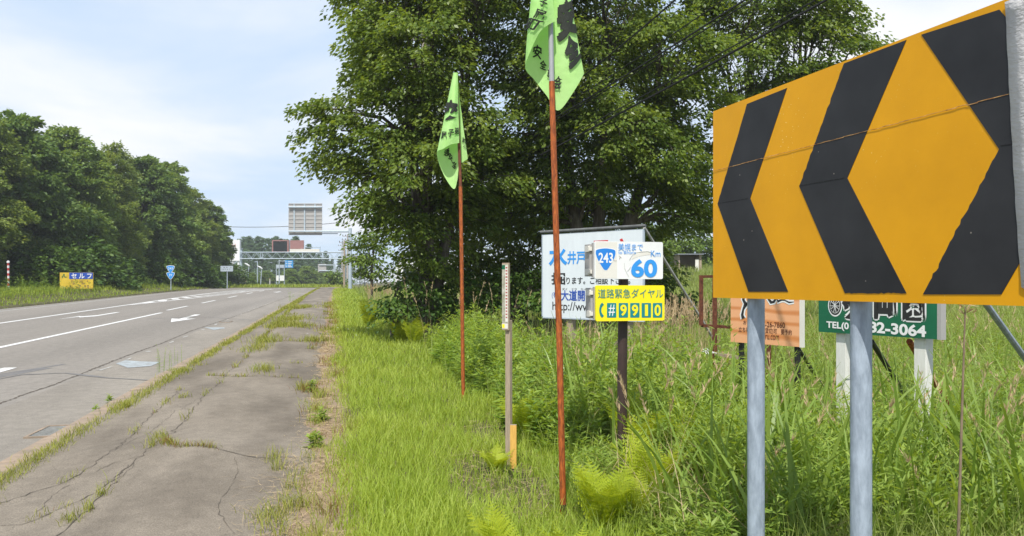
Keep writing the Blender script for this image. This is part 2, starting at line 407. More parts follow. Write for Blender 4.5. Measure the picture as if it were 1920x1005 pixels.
M['paint_worn'] = pmat('worn_road_paint', (.25, .24, .22), .8, .2, 14, c2=(.52, .52, .49))
M['paint_blue'] = pmat('faded_blue_paint', (.25, .255, .25), .8, .1, 9, c2=(.36, .41, .43))
M['crack'] = pmat('crack_dirt', (.095, .080, .062), .95, .3, 20)
M['skid'] = pmat('tyre_mark', (.15, .145, .14), .8, .15, 12)

def sheet(name, xs, ys, zf, mat, parent=None, xf=None):
    X, Y = np.meshgrid(np.asarray(xs, float), np.asarray(ys, float))
    if xf is not None: X = xf(X, Y)
    Z = zf(X, Y); nx = len(xs)
    V = np.stack([X, Y, Z], -1).reshape(-1, 3)
    i, j = np.meshgrid(np.arange(nx-1), np.arange(len(ys)-1)); a = (j*nx+i).ravel()
    nb = NB(); nb.add(V, np.stack([a, a+1, a+nx+1, a+nx], 1), np.zeros(len(V)))
    return nb.build(name, mat, parent, smooth=True)
YS = np.arange(-10, 114, 1.0)
SHX = -4.0
road = sheet('road', np.linspace(RL, SHX, 10), YS, lambda X, Y: roadz(Y)+.03*np.sin((X-RL)/(RR-RL)*np.pi)-.02, M['road'])
tag(road, kind='structure')
sh = sheet('road_shoulder', np.linspace(SHX, RR, 4), YS, lambda X, Y: roadz(Y)+.03*np.sin((X-RL)/(RR-RL)*np.pi)-.02, M['shoulder'])
tag(sh, kind='structure')
def rz(X, Y): return roadz(Y)+.03*np.sin((np.asarray(X)-RL)/(RR-RL)*np.pi)-.02
# kerb
kb = MB()
for y in np.arange(-8, 113, 1.0):
    j = random.uniform(-.008, .008); L = .985
    z0 = float(prof(y+.5))
    v = []
    for yy in (y+.007, y+L):
        zz = float(prof(yy))+j
        v += [(RR+.004, yy, zz-.25), (KR-.006, yy, zz-.25), (RR+.02, yy, zz-.002), (KR-.006, yy, zz+.004)]
    kb.add(v, [(0, 1, 3, 2), (4, 6, 7, 5), (2, 3, 7, 6), (0, 2, 6, 4), (1, 5, 7, 3), (0, 4, 5, 1)])
ko = kb.build('kerb', M['kerbstone'], bevel=.012); tag(ko, kind='structure')
# pavement with heaved slabs and a crumbling right edge
def pvx(X, Y):
    e = pedge(Y)
    t = (X-KR)/(PR-KR); return KR+t*(e-KR)
YP = np.unique(np.concatenate([np.arange(-6, 22, .1), np.arange(22, 50, .25), np.arange(50, 114, 1)]))
pv = sheet('pavement', np.linspace(KR, PR, 36), YP, lambda X, Y: pavez(X, Y), M['pave'], xf=pvx)
tag(pv, kind='structure')

# ---- painted markings (children of the road)
def strip(pts, wd, zf, lift=.005, name='lane_line', mat=None, parent=road, step=1.0, jag=0.0):
    pts = [Vector((p[0], p[1])) for p in pts]; res = []
    for a, b in zip(pts[:-1], pts[1:]):
        n = max(1, int((b-a).length/step))
        for k in range(n): res.append(a.lerp(b, k/n))
    res.append(pts[-1]); m = MB(); V = []
    for i, p in enumerate(res):
        t = (res[min(i+1, len(res)-1)]-res[max(i-1, 0)]).normalized(); s = Vector((-t.y, t.x))
        wv = wd(i/(len(res)-1)) if callable(wd) else wd
        if jag: p = p+s*random.gauss(0, jag)
        wl = wv*(random.uniform(.25, 1.45) if jag else 1)
        for q in (p+s*wl/2, p-s*wl/2): V.append((q.x, q.y, float(zf(q.x, q.y))+lift))
    m.add(V, [(2*i, 2*i+1, 2*i+3, 2*i+2) for i in range(len(res)-1)])
    return m.build(name, mat or M['paint'], parent)
def area(poly, zf, name, mat, parent=road, lift=.006, cuts=14):
    bm = bmesh.new(); vs = [bm.verts.new((x, y, 0)) for x, y in poly]; bm.faces.new(vs)
    ylo = min(p[1] for p in poly); yhi = max(p[1] for p in poly)
    for k in range(1, cuts):
        y = ylo+(yhi-ylo)*k/cuts
        bmesh.ops.bisect_plane(bm, geom=bm.verts[:]+bm.edges[:]+bm.faces[:], plane_co=(0, y, 0), plane_no=(0, 1, 0))
    for v in bm.verts: v.co.z = float(zf(v.co.x, v.co.y))+lift
    bmesh.ops.recalc_face_normals(bm, faces=bm.faces)
    for f in bm.faces:
        if f.normal.z < 0: f.normal_flip()
    me = bpy.data.meshes.new(name); bm.to_mesh(me); bm.free()
    return link(name, me, mat, parent)
strip([(-7.22, 2), (-7.25, 34)], .15, rz)
for y0 in (36.3, 45, 55.2, 65.5, 76, 87, 98): strip([(-7.5, y0), (-7.5, y0+4.6)], .14, rz)
strip([(-14.25, 5), (-14.4, 112)], .13, rz, mat=M['paint_worn'])
strip([(-10.72, 5), (-10.78, 43), (-10.9, 66), (-10.3, 80), (-9.3, 92)], .17, rz)
strip([(-10.62, 43), (-9.6, 54), (-8.6, 70), (-7.6, 90)], .17, rz)
for k in range(14):
    y = 46+k*3.1; 
    xl = -10.8+max(0, (y-66))*.05; xr = -10.62+(y-43)*.066
    strip([(xl+.12, y+1.5), (xr-.1, y-.6)], .45, rz, name='hatching')
for y0, x in ((27.4, -5.55), (71, -5.6)):
    area([(x, y0), (x+.42, y0+2.2), (x+.11, y0+1.9), (x+.10, y0+2.75), (x-.10, y0+2.75), (x-.11, y0+1.9), (x-.42, y0+2.2)], rz, 'lane_arrow', M['paint'])
    area([(x-.1, y0+2.95), (x+.1, y0+2.95), (x+.1, y0+3.7), (x-.1, y0+3.7)], rz, 'lane_arrow', M['paint_worn'])
    area([(x-.12, y0+3.9), (x+.1, y0+3.9), (x+.1, y0+5), (x-.12, y0+5)], rz, 'lane_arrow', M['paint'])
area([(-5.62, 11), (-5.42, 11), (-5.42, 14.6), (-5.62, 14.6)], rz, 'lane_arrow', M['paint'])
for y0, x in ((29.6, -9.1), (72, -8.9)):
    area([(x-.62, y0), (x-.42, y0+1.6), (x-.25, y0+1.15), (x+.08, y0+1.9), (x+.12, y0+5.0), (x-.06, y0+5.0), (x-.1, y0+2.6), (x-.42, y0+1.85), (x-.55, y0+2.1)], rz, 'lane_arrow', M['paint'])
# worn shoulder line remnants, patches, tyre marks
y = 14.0
while y < 75:
    L = random.uniform(.12, .6)
    strip([(-3.93+random.uniform(-.03, .03), y), (-3.93, y+L)], random.uniform(.03, .07), rz, name='shoulder_line', mat=M['paint_worn'], step=.2, jag=.012)
    y += L+random.uniform(.5, 2.6)
def gpx(l, surf): return [tuple(ground_hit(x, y, surf)[:2]) for x, y in l]
area(gpx([(217, 682), (235, 676), (262, 678), (300, 679), (283, 687), (240, 690)], rz), rz, 'painted_patch', M['paint_blue'])
area(gpx([(383, 614), (420, 614), (422, 616), (400, 619)], rz), rz, 'painted_patch', M['paint_blue'])
strip(gpx([(-60, 722), (40, 703), (120, 700), (200, 709), (330, 716)], rz), .09, rz, name='sealed_joint', mat=M['skid'], step=.3, jag=.01)
strip(gpx([(280, 598), (370, 594), (470, 600)], rz), .12, rz, name='sealed_joint', mat=M['skid'], step=.5, jag=.01, lift=.003)
for (a, b_, wd) in (((-150, 735), (90, 690), .16), ((-100, 720), (120, 683), .10)):
    strip(gpx([a, ((a[0]+b_[0])/2, (a[1]+b_[1])/2-1), b_], rz), wd, rz, name='tyre_mark', mat=M['skid'], step=.5, lift=.0025)
# ---- cracks
CR = {}
def crack(pts, wd, surf, parent, lift=.004, jag=.02):
    g = gpx(pts, surf)
    return strip(g, wd, surf, lift=lift, name='crack', mat=M['crack'], parent=parent, step=.06, jag=jag), g
_, g_road = crack([(-90, 790), (0, 757), (60, 735), (110, 718), (155, 700), (230, 670), (300, 645), (360, 620), (420, 600), (470, 583), (515, 566), (545, 555)], .035, rz, road, jag=.012)
pc = [
 ([(60, 1040), (110, 1003), (150, 970), (190, 930), (235, 880), (270, 850), (300, 825), (345, 790), (385, 740), (410, 720), (440, 690), (470, 660), (490, 640), (515, 610), (545, 580), (570, 558)], .017),
 ([(0, 985), (40, 985), (90, 965), (160, 935), (200, 910), (245, 872)], .014),
 ([(-40, 950), (0, 945), (60, 925), (120, 905), (165, 880), (190, 860), (225, 835), (262, 800), (300, 765), (340, 730)], .013),
 ([(70, 960), (95, 930), (130, 910)], .009), ([(180, 885), (215, 868), (262, 855)], .009),
 ([(215, 845), (250, 825), (280, 812), (330, 770)], .008), ([(255, 790), (300, 778), (340, 768), (375, 745)], .008),
 ([(330, 760), (360, 770), (350, 790)], .006), ([(190, 905), (230, 893), (255, 868)], .007),
 ([(300, 825), (330, 838), (380, 836), (420, 845), (450, 853), (480, 858), (505, 860)], .018),
 ([(440, 1000), (412, 965), (415, 935), (440, 905), (448, 880), (440, 858)], .007),
 ([(390, 704), (420, 705), (470, 706), (520, 707), (562, 709)], .016),
 ([(340, 686), (400, 684), (440, 683), (500, 681), (565, 681)], .016),
 ([(430, 656), (480, 654), (530, 653), (592, 655)], .02), ([(470, 641), (530, 640), (592, 640)], .02),
 ([(480, 612), (540, 610), (595, 611)], .03), ([(530, 590), (598, 590)], .035), ([(545, 575), (602, 575)], .04),
]
for pts, wd in pc:
    _, g = crack(pts, wd*.48, pavez, pv, jag=.012 if wd > .01 else .008); CR[len(CR)] = (g, wd)
# drain grates
def grate(label, poly_px, zf):
    g = gpx(poly_px, zf); cx = sum(p[0] for p in g)/4; cy = sum(p[1] for p in g)/4
    t = thing('drain_grate', label, 'drain grate', (cx, cy, float(zf(cx, cy))), 0, 'drain grates')
    wx, wy = .34, .62
    f = MB()
    for sx in (-1, 1): f.box((sx*wx/2, 0, .004), (.03, wy+.03, .02))
    for sy in (-1, 1): f.box((0, sy*wy/2, .004), (wx-.03, .03, .02))
    f.build('frame', M['kerbstone'], t)
    b = MB()
    for k in range(9): b.box((0, -wy/2+.06+k*(wy-.12)/8, .003), (wx-.03, .022, .014))
    for k in range(3): b.box((-wx/4+k*wx/4, 0, -.002), (.012, wy-.03, .012))
    b.build('bars', pmat('worn_steel', (.30, .30, .28), .5, .2, 20, metal=.4), t)
    MB().box((0, 0, -.006), (wx-.03, wy-.03, .012)).build('pit', M['crack'], t)
    return t
grate('rusty drain grate in the near gutter beside the weedy kerb', [(65, 822), (125, 822), (128, 797), (98, 797)], rz)
grate('far drain grate in the gutter beyond the blue painted patches', [(395, 606), (450, 606), (450, 601), (400, 601)], rz)
# ================================================================== LETTERING
_fc = bpy.data.curves.new('lettering_curve', 'FONT'); _fo = bpy.data.objects.new('lettering_curve', _fc)
def text_data(s, bold=0.0, shear=0.0, spacing=1.0):
    _fc.body = s; _fc.size = 1; _fc.offset = bold; _fc.shear = shear; _fc.space_character = spacing; _fc.resolution_u = 4
    me = bpy.data.meshes.new_from_object(_fo)
    V = np.array([v.co[:2] for v in me.vertices]); Fc = [tuple(p.vertices) for p in me.polygons]
    bpy.data.meshes.remove(me)
    return V, Fc
def text(parent, s, x0, z0, x1, z1, y, mat, bold=0.0, name='lettering', shear=0.0, spacing=1.0, skew=0.0):
    """lettering fitted into the rectangle (x0,z0)-(x1,z1) of the parent's face, lying at depth y"""
    k = max(0, bold-.04) if bold > .05 else 0; V, Fc = text_data(s, .03 if k else bold, shear, spacing); n = len(V)
    if k:      # very heavy strokes: slightly shifted layers, each a hair in front of the last
        dirs = [(0, 0), (k, 0), (-k, 0), (0, k), (0, -k), (k*.7, k*.7), (-k*.7, -k*.7), (k*.7, -k*.7), (-k*.7, k*.7)]
        L_ = np.repeat(np.arange(len(dirs)), n)*.00008; Fc = [tuple(i+q*n for i in f) for q in range(len(dirs)) for f in Fc]; V = np.concatenate([V+np.array(q) for q in dirs])
    else: L_ = np.zeros(n)
    lo = V.min(0); hi = V.max(0); U = (V-lo)/(hi-lo)
    me = bpy.data.meshes.new(name)
    me.from_pydata([(x0+u*(x1-x0), y-q, z0+v*(z1-z0)+skew*u) for (u, v), q in zip(U, L_)], [], Fc)
    return link(name, me, mat, parent)
class Face:
    """upright face seen between two photo columns at two depths: local x along it, z up, -y towards the viewer"""
    def __init__(s, pxl, dl, pxr, dr):
        A = Vector(XY(pxl, dl)); B = Vector(XY(pxr, dr)); s.A = A; s.u = (B-A).normalized(); s.W = (B-A).length
        s.rot = math.atan2(s.u.y, s.u.x)
    def loc(s, px, py, y=0):      # -> (x along face from A, world z) on the plane y behind the face
        xc = (px-960)/F; r = Vector((AX[0]+xc*RX[0], AX[1]+xc*RX[1])); n = Vector((-s.u.y, s.u.x)); A = s.A+n*y
        d = A.dot(n)/r.dot(n); p = r*d
        return (p-A).dot(s.u), CAMH-(py-535)/F*d
    def root(s, name, label, cat, zb, group=None):
        s.zb = zb; return thing(name, label, cat, (s.A.x, s.A.y, zb), s.rot, group)
    def L(s, px, py, y=0):
        x, z = s.loc(px, py, y); return x, z-s.zb
    def R(s, a, b):          # photo bottom-left, top-right -> local rect
        x0, z0 = s.L(*a); x1, z1 = s.L(*b); return x0, z0, x1, z1
def gnd(o, x, y):            # local ground height below a local point of a thing
    c, s_ = math.cos(o.rotation_euler.z), math.sin(o.rotation_euler.z)
    return float(gz(o.location.x+c*x-s_*y, o.location.y+s_*x+c*y))-o.location.z

# ================================================================== CHEVRON SIGN
fc = Face(1337, 3.66, 1892, 2.214)
t = fc.root('chevron_sign', 'large yellow and black chevron direction sign on two grey steel posts', 'road sign', float(gz(1.9, 3)))
z0 = fc.L(1337, 558)[1]; z1 = fc.L(1337, 209)[1]; WD = 2.62
def goldmat():
    m = pmat('retroreflective_yellow', (.67, .315, .003), .45, .07, 2.5, c2=(.73, .35, .004), spec=.22)
    tt = m.node_tree; b = tt.nodes['Principled BSDF']
    src = b.inputs['Base Color'].links[0].from_socket
    tcn = N(tt, 'ShaderNodeTexCoord'); v = N(tt, 'ShaderNodeTexVoronoi'); v.inputs['Scale'].default_value = 55
    tt.links.new(tcn.outputs['Object'], v.inputs['Vector'])
    n2 = N(tt, 'ShaderNodeTexNoise'); n2.inputs['Scale'].default_value = 2.6; n2.inputs['Detail'].default_value = 3
    tt.links.new(tcn.outputs['Object'], n2.inputs['Vector'])
    th = N(tt, 'ShaderNodeMapRange'); th.inputs['From Min'].default_value = .45; th.inputs['From Max'].default_value = .75; th.inputs['To Min'].default_value = .03; th.inputs['To Max'].default_value = .16
    tt.links.new(n2.outputs['Fac'], th.inputs['Value'])
    lt = N(tt, 'ShaderNodeMath', operation='LESS_THAN'); tt.links.new(v.outputs['Distance'], lt.inputs[0]); tt.links.new(th.outputs[0], lt.inputs[1])
    mxn = N(tt, 'ShaderNodeMix', data_type='RGBA'); tt.links.new(lt.outputs[0], mxn.inputs['Factor']); tt.links.new(src, mxn.inputs[6]); mxn.inputs[7].default_value = (.80, .60, .22, 1)
    tt.links.new(mxn.outputs[2], b.inputs['Base Color'])
    return m
def sheetblack():
    m = pmat('black_sheeting', (.019, .0195, .021), .5, .18, 3, c2=(.032, .033, .035), spec=.25)
    tt = m.node_tree; b = tt.nodes['Principled BSDF']; src = b.inputs['Base Color'].links[0].from_socket
    tcn = N(tt, 'ShaderNodeTexCoord'); v = N(tt, 'ShaderNodeTexVoronoi'); v.inputs['Scale'].default_value = 13
    tt.links.new(tcn.outputs['Object'], v.inputs['Vector'])
    lt = N(tt, 'ShaderNodeMath', operation='LESS_THAN'); tt.links.new(v.outputs['Distance'], lt.inputs[0]); lt.inputs[1].default_value = .045
    mxn = N(tt, 'ShaderNodeMix', data_type='RGBA'); tt.links.new(lt.outputs[0], mxn.inputs['Factor']); tt.links.new(src, mxn.inputs[6]); mxn.inputs[7].default_value = (.22, .2, .17, 1)
    tt.links.new(mxn.outputs[2], b.inputs['Base Color'])
    return m
gold = goldmat(); blk = sheetblack()
panel = MB().plate(rrect(0, z0, WD, z1, .004), 0, .022).build('panel', gold, t)
m = MB()
for zz in (z0+.1, z1-.1): m.box2((.05, .024, zz-.02), (WD-.05, .05, zz+.02))
m.build('backing_rail', M['galv'], t)
rag = random.Random(3)
def ragged(a, b, n, amp):
    a = Vector(a); b = Vector(b); d = (b-a); s_ = Vector((-d.y, d.x)).normalized(); res = []
    for k in range(n):
        p = a+d*(k/n)
        if 0 < k: p = p+s_*rag.gauss(0, amp)
        res.append((p.x, p.y))
    return res
def chev(pts_px, jag):
    P2 = [fc.L(*p) for p in pts_px]; poly = []
    for i, (a, b) in enumerate(zip(P2, P2[1:]+P2[:1])): poly += ragged(a, b, 26 if jag[i] else 1, .0012)
    MB().plate(poly, -.0018, -.0002).build('chevron', blk, t)
    return P2
A1 = chev([(1401, 195), (1476, 165), (1407, 372), (1478, 547), (1404, 547), (1346, 382)], (0, 0, 0, 0, 0, 1))
A2 = chev([(1583, 119), (1700, 75), (1589, 334), (1700, 550), (1585, 550), (1499, 349)], (0, 0, 0, 1, 0, 1))
# third, pointing the other way: mirrored about the sign's middle
q = [fc.L(*p) for p in [(1728, 65), (1885, 2), (1878, 272), (1731, 552), (1878, 552)]]
thick = q[4][0]-q[3][0]
poly3 = [q[0], (q[0][0]+thick, z1-.024), (q[2][0]+thick*.98, q[2][1]), (q[4][0], q[4][1])]+ragged(q[3], q[2], 40, .0016)
MB().plate(poly3, -.0018, -.0002).build('chevron', blk, t)
off = 2*q[2][0]-A2[2][0]
poly4 = [(x+thick*1.9, z) for x, z in [q[0], (q[0][0]+thick, z1-.024), (q[2][0]+thick, q[2][1]), q[4], q[3], q[2]]]
if max(p[0] for p in poly4) < WD: MB().plate(poly4, -.0018, -.0002).build('chevron', blk, t)
M['dseam'] = pmat('dark_seam', (.008, .008, .008), .8, .2, 20)
# rusty seam between the two sheets and dark seam marks on the chevrons
sa = fc.L(1338, 321); sb = fc.L(1897, 171)
m = MB(); n = 70
for k in range(n):
    f = k/n; x = sa[0]+(WD-sa[0])*f; zz = sa[1]+(sb[1]-sa[1])*f
    m.box((x+WD/n/2, -.0026, zz+rag.gauss(0, .0008)), (WD/n*1.02, .0012, rag.uniform(.001, .0027)))
m.build('seam', pmat('rust_seam', (.34, .12, .03), .8, .4, 40, c2=(.66, .42, .16)), t)
for a, b in (((1350, 381), (1405, 372)), ((1502, 348), (1588, 333)), ((1878, 273), (1900, 270))):
    m = MB(); a = fc.L(*a); b = fc.L(*b)
    for k in range(9):
        f = k/9+rag.uniform(0, .03); m.box((a[0]+(b[0]-a[0])*f, -.0024, a[1]+(b[1]-a[1])*f), ((b[0]-a[0])/9*.8, .0008, .0022))
    m.build('seam', M['dseam'], t)
# curled strip of silver backing lifting off the right part of the face
XS = fc.L(1890, 300)[0]
colsP = []
nv = 26; nu = 9
V = []
for j in range(nv):
    v = j/(nv-1); zz = z0+.02+(z1-z0-.03)*v
    xe = fc.L(1921-34*v**.75*1.0, 300)[0] if v > 0 else XS+.1
    for i in range(nu):
        f = i/(nu-1); x = xe+f*.42
        y = -.004-.022*math.sin(min(1, f*1.3)*math.pi*.5)*(.6+.4*v)-.0012*math.sin(v*46+f*5)
        V.append((x, y, zz))
m = MB(); m.add(V, [(j*nu+i, j*nu+i+1, (j+1)*nu+i+1, (j+1)*nu+i) for j in range(nv-1) for i in range(nu-1)])
so = m.build('peeled_sheeting', pmat('crinkled_silver', (.52, .51, .50), .6, .07, 3, c2=(.60, .59, .575), bump=.5, bscale=70, stretch=(1, 1, 2.2)), t, smooth=True)
md = so.modifiers.new('solid', 'SOLIDIFY'); md.thickness = .0015
for pxm, (pb) in ((1417.5, 900), (1614.5, 900)):
    x = fc.L(pxm, 560, .063)[0]
    pm = MB(); zb = gnd(t, x, .06)-.3
    zt = z1-.12
    pm.tube([(x, .063, zb), (x, .063, (zb+zt)/2), (x, .063, zt)], .0382, 28)
    pm.build('post', M['galv'], t, smooth=True)
    for zz in (z0+.1, z1-.2):
        cm = MB()
        cm.tube([(x, .063, zz-.02), (x, .063, zz+.02)], .0415, 28)
        cm.tube([(x+.048, .05, zz), (x+.048, .075, zz)], .007, 6)
        cm.build('clamp', M['galv'], t, smooth=True)
# slanting back stay seen under the right end
bx = fc.L(1845, 560)[0]
MB().tube([P(1846, 566, 3.2)-Vector((0, 0, 0)), P(1935, 690, 3.55), P(2060, 870, 4.0)], .014, 10).build('tmp', M['galv'])
st = bpy.data.objects['tmp']; st.name = 'back_stay'; st.data.name = 'back_stay'
st.parent = t; st.matrix_parent_inverse = Matrix.LocRotScale(t.location, t.rotation_euler, None).inverted()

# ================================================================== DISTANCE SIGN (brown post, two boxes)
dk = 5.85
px0, py0 = XY(1167, dk)
t = thing('distance_sign', 'brown pole with a white route 243 distance board above a yellow emergency dial board', 'road sign', (px0, py0, float(gz(px0, py0))), math.radians(1.5))
def dl(px, py, y=-.10):       # photo -> local on the face plane y
    c, s_ = math.cos(t.rotation_euler.z), math.sin(t.rotation_euler.z)
    u = Vector((c, s_)); n = Vector((-s_, c)); xc = (px-960)/F; r = Vector((AX[0]+xc*RX[0], AX[1]+xc*RX[1]))
    o = Vector((px0, py0))+n*y; d = o.dot(n)/r.dot(n); p = r*d-o
    return p.dot(u), CAMH-(py-535)/F*d-t.location.z
h = dl(1160, 460)[1]
MB().tube([(0, 0, -.25), (-.002, 0, .8), (.012, 0, h)], .038, 24).build('post', M['brown'], t, smooth=True)
FY = -.115
def dbox(a, b, mat, nm):
    x0, zz0 = dl(*a, FY); x1, zz1 = dl(*b, FY)
    p = MB().plate(rrect(x0, zz0, x1, zz1, .014), FY, FY+.02).build('sign_panel', mat, t)
    # folded channel housing and clips behind, showing at the left
    hm = MB(); hx0 = x0-.012
    hm.box2((x0-.004, FY+.021, zz0+.012), (x1-.02, FY+.055, zz1-.012))
    hm.box2((x0-.02, FY+.056, zz0+.02), (x0-.002, FY+.15, zz1-.02))
    hm.box2((x0-.02, FY+.151, zz0+.02), (x1-.05, FY+.165, zz1-.02))
    hm.build('housing', M['signback'], p)
    for zz in (zz0+.055, zz1-.055):
        cm = MB(); cm.box((x0-.027, FY+.085, zz), (.012, .07, .045)); cm.box((x0-.019, FY+.047, zz), (.026, .012, .03))
        cm.build('clip', M['cream'], p)
    return p, x0, zz0, x1, zz1
p, x0, zz0, x1, zz1 = dbox((1115, 523), (1243, 454), M['white'], 'white')
Y1 = FY-.0008; Y2 = FY-.0016; Y3 = FY-.0024
def R(a, b):
    a = dl(*a, FY); b = dl(*b, FY); return a[0], a[1], b[0], b[1]
def D(*l): return [dl(a, b, FY) for a, b in l]
xs_ = dl(1157, 500, FY)[0]
MB().plate([(x0+.008, zz0+.006), (xs_, zz0+.006), (xs_, zz1-.006), (x0+.008, zz1-.006)], Y1, FY-.0002).build('cream_area', M['cream'], p)  # cream tone over the left part of the white face, straight right edge
def shield(cx, cz, w_, h_, n=8):
    pts = []
    A = [(-.5, .33), (-.42, .44), (0, .5), (.42, .44), (.5, .33), (.46, .12), (.30, -.18), (.10, -.46), (0, -.5), (-.10, -.46), (-.30, -.18), (-.46, .12)]
    for i in range(len(A)):
        p0, p1, p2, p3 = [Vector(A[(i+k) % len(A)]) for k in (-1, 0, 1, 2)]
        for k in range(4):
            s = k/4; pts.append(.5*((2*p1)+(-p0+p2)*s+(2*p0-5*p1+4*p2-p3)*s*s+(-p0+3*p1-3*p2+p3)*s**3))
    return [(cx+q.x*w_, cz+q.y*h_) for q in pts]
cx, cz = dl(1135.5, 486, FY); sw = dl(1154, 486, FY)[0]-dl(1117, 486, FY)[0]
MB().plate(shield(cx, cz, sw*1.06, sw*1.10), Y2, FY-.0003).build('shield_rim', M['white'], p)
MB().plate(shield(cx, cz, sw, sw*1.03), Y3, FY-.0004).build('shield', M['blue'], p)
YT = FY-.0034
text(p, '243', *R((1122, 493), (1149, 474)), YT, M['white'], .018)
text(p, '美幌まで', *R((1159, 470), (1205, 457)), YT, M['blue2'], 0)
text(p, 'to Bihoro', *R((1159, 476), (1192, 470.5)), YT, M['blue2'], 0)
text(p, 'Km', *R((1220, 481), (1238, 470)), YT, M['blue2'], .0)
text(p, '60', *R((1183, 520), (1232, 486)), YT, M['blue2'], .035)
# peeled transparent film: scarred outline and rust scratch
M['film_edge'] = pmat('film_edge', (.38, .37, .33), .6, .2, 30)
for l in ([(1190, 474), (1194, 472.5), (1214, 471), (1222, 474)], [(1190, 474), (1184, 480), (1180, 487)], [(1170, 493), (1171, 503), (1175, 512), (1179, 519)], [(1176, 508), (1180, 504), (1182, 500)]):
    q_ = D(*l); m = MB()
    for a, b in zip(q_[:-1], q_[1:]): m.bar((a[0], YT, a[1]), (b[0], YT, b[1]), .0022, .0008)
    m.build('film_scar', M['film_edge'], p)
q_ = D((1194, 473.5), (1203, 472), (1214, 471.5), (1222, 474), (1229, 478), (1216, 478), (1202, 480), (1190, 484), (1184, 487), (1188, 479))
MB().plate(q_, FY-.0011, FY-.0003).build('cream_area', M['cream'], p)
for a, b in (((1160, 479), (1165, 483)), ((1163, 481), (1161, 486)), ((1150, 488), (1156, 489))):
    a = dl(*a, FY); b = dl(*b, FY); m = MB(); m.bar((a[0], YT, a[1]), (b[0], YT, b[1]), .002, .0008); m.build('scratch', M['rust'], p)
p, x0, zz0, x1, zz1 = dbox((1117, 602.5), (1246, 535), M['yellow'], 'yellow')
text(p, '道路緊急ダイヤル', *R((1121, 559), (1243, 541.5)), YT, M['teal'], .0)
# telephone receiver
arc = []
for k in range(9):
    a = math.radians(118+k*124/8); arc.append((1135+13.5*math.cos(a)*.72, 581.5-14*math.sin(a)))
q_ = D(*arc); m = MB()
for i, (a, b) in enumerate(zip(q_[:-1], q_[1:])): m.bar((a[0], Y2, a[1]), (b[0], Y2, b[1]), .0014, .017 if 1 < i < 6 else .021)
m.build('receiver_symbol', M['teal'], p)
xs0 = [1138, 1160, 1181.5, 1203, 1224]
for xa, ch in zip(xs0, '#9910'):
    r = R((xa, 595.5), (xa+17.5, 568))
    MB().plate(rrect(*r, .005), Y2, FY-.0003).build('digit_tile', M['teal'], p)
    dx_, dz_ = (r[2]-r[0])*.16, (r[3]-r[1])*.11
    text(p, ch, r[0]+dx_*(2.1 if ch == '1' else 1), r[1]+dz_, r[2]-dx_*(2.1 if ch == '1' else 1), r[3]-dz_, YT, M['yellow'] if ch != '#' else M['white'], (.03 if ch != '1' else -.002) if ch != '#' else .0)

# ================================================================== WELL DRILLING BILLBOARD
fw = Face(1018, 13.0, 1205, 11.65)
xb, yb = XY(1110, 12.4)
t = fw.root('billboard', 'white well drilling billboard with blue and black lettering under the trees', 'billboard', float(gz(xb, yb)))
za = fw.L(1018, 594)[1]; zc = fw.L(1018, 440)[1]; Wd = fw.W
p = MB().plate([(0, za), (Wd, za), (Wd, zc), (0, zc)], 0, .025).build('panel', M['boardwhite'], t)
m = MB(); e = .022
m.box2((-e, -.006, za-e), (Wd+e, .03, za-.001)); m.box2((-e, -.006, za), (-.001, .03, zc)); m.box2((Wd+.001, -.006, za), (Wd+e, .03, zc))
m.build('frame', M['greyblue'], t)
m = MB(); m.tube([(-.05, .0, zc+.045), (Wd+.05, .0, zc+.045)], .026, 10)
m.build('top_rail', pmat('weathered_steel', (.11, .115, .115), .7, .3, 8), t, smooth=True)
YB = -.004
text(p, '水', *fw.R((1029, 502), (1064, 458)), YB, M['blue2'], .03)
text(p, '井戸', *fw.R((1064, 496), (1098, 470)), YB, M['blue2'], .022)
text(p, '工', *fw.R((1112, 490), (1142, 450)), YB, M['red'], .03)
text(p, '市', *fw.R((1150, 490), (1184, 446)), YB, M['red'], .03)
text(p, '掘', *fw.R((1034, 534), (1060, 511)), YB, M['ink'], .022)
text(p, 'ります。ご相談下さい。', *fw.R((1062, 533), (1182, 518)), YB, M['ink'], .012)
text(p, 'ダイ　ドウ　カイ　ハツ', *fw.R((1054, 544), (1118, 540)), YB, M['ink'], 0)
text(p, '(有)', *fw.R((1035, 560), (1048, 547)), YB, M['navy'], 0)
text(p, '大道開発', *fw.R((1052, 564), (1114, 544)), YB, M['navy'], .02)
text(p, 'http://www', *fw.R((1036, 586), (1120, 567)), YB, M['ink'], .004)
for px in (1071, 1178):
    x = fw.L(px, 600, .08)[0]; zb = gnd(t, x, .08)-.2
    MB().box2((x-.06, .03, zb), (x+.06, .13, zc-.1)).build('post', M['wood'], t, bevel=.006)
def world_part(t, mbb, name, mat, smooth=True):
    o = mbb.build(name, mat, None, smooth=smooth); o.parent = t
    o.matrix_parent_inverse = Matrix.LocRotScale(t.location, t.rotation_euler, None).inverted(); return o
world_part(t, MB().tube([P(1208, 427, 11.7), P(1316, 600, 12.9), P(1345, 648, 13.2)], .022, 10), 'back_stay', M['signback'])
world_part(t, MB().tube([P(1062, 600, 12.8), P(1110, 690, 13.6)], .04, 8), 'strut', M['wood'])
world_part(t, MB().tube([P(1160, 640, 12.2), P(1128, 690, 12.6)], .04, 8), 'strut', M['wood'])

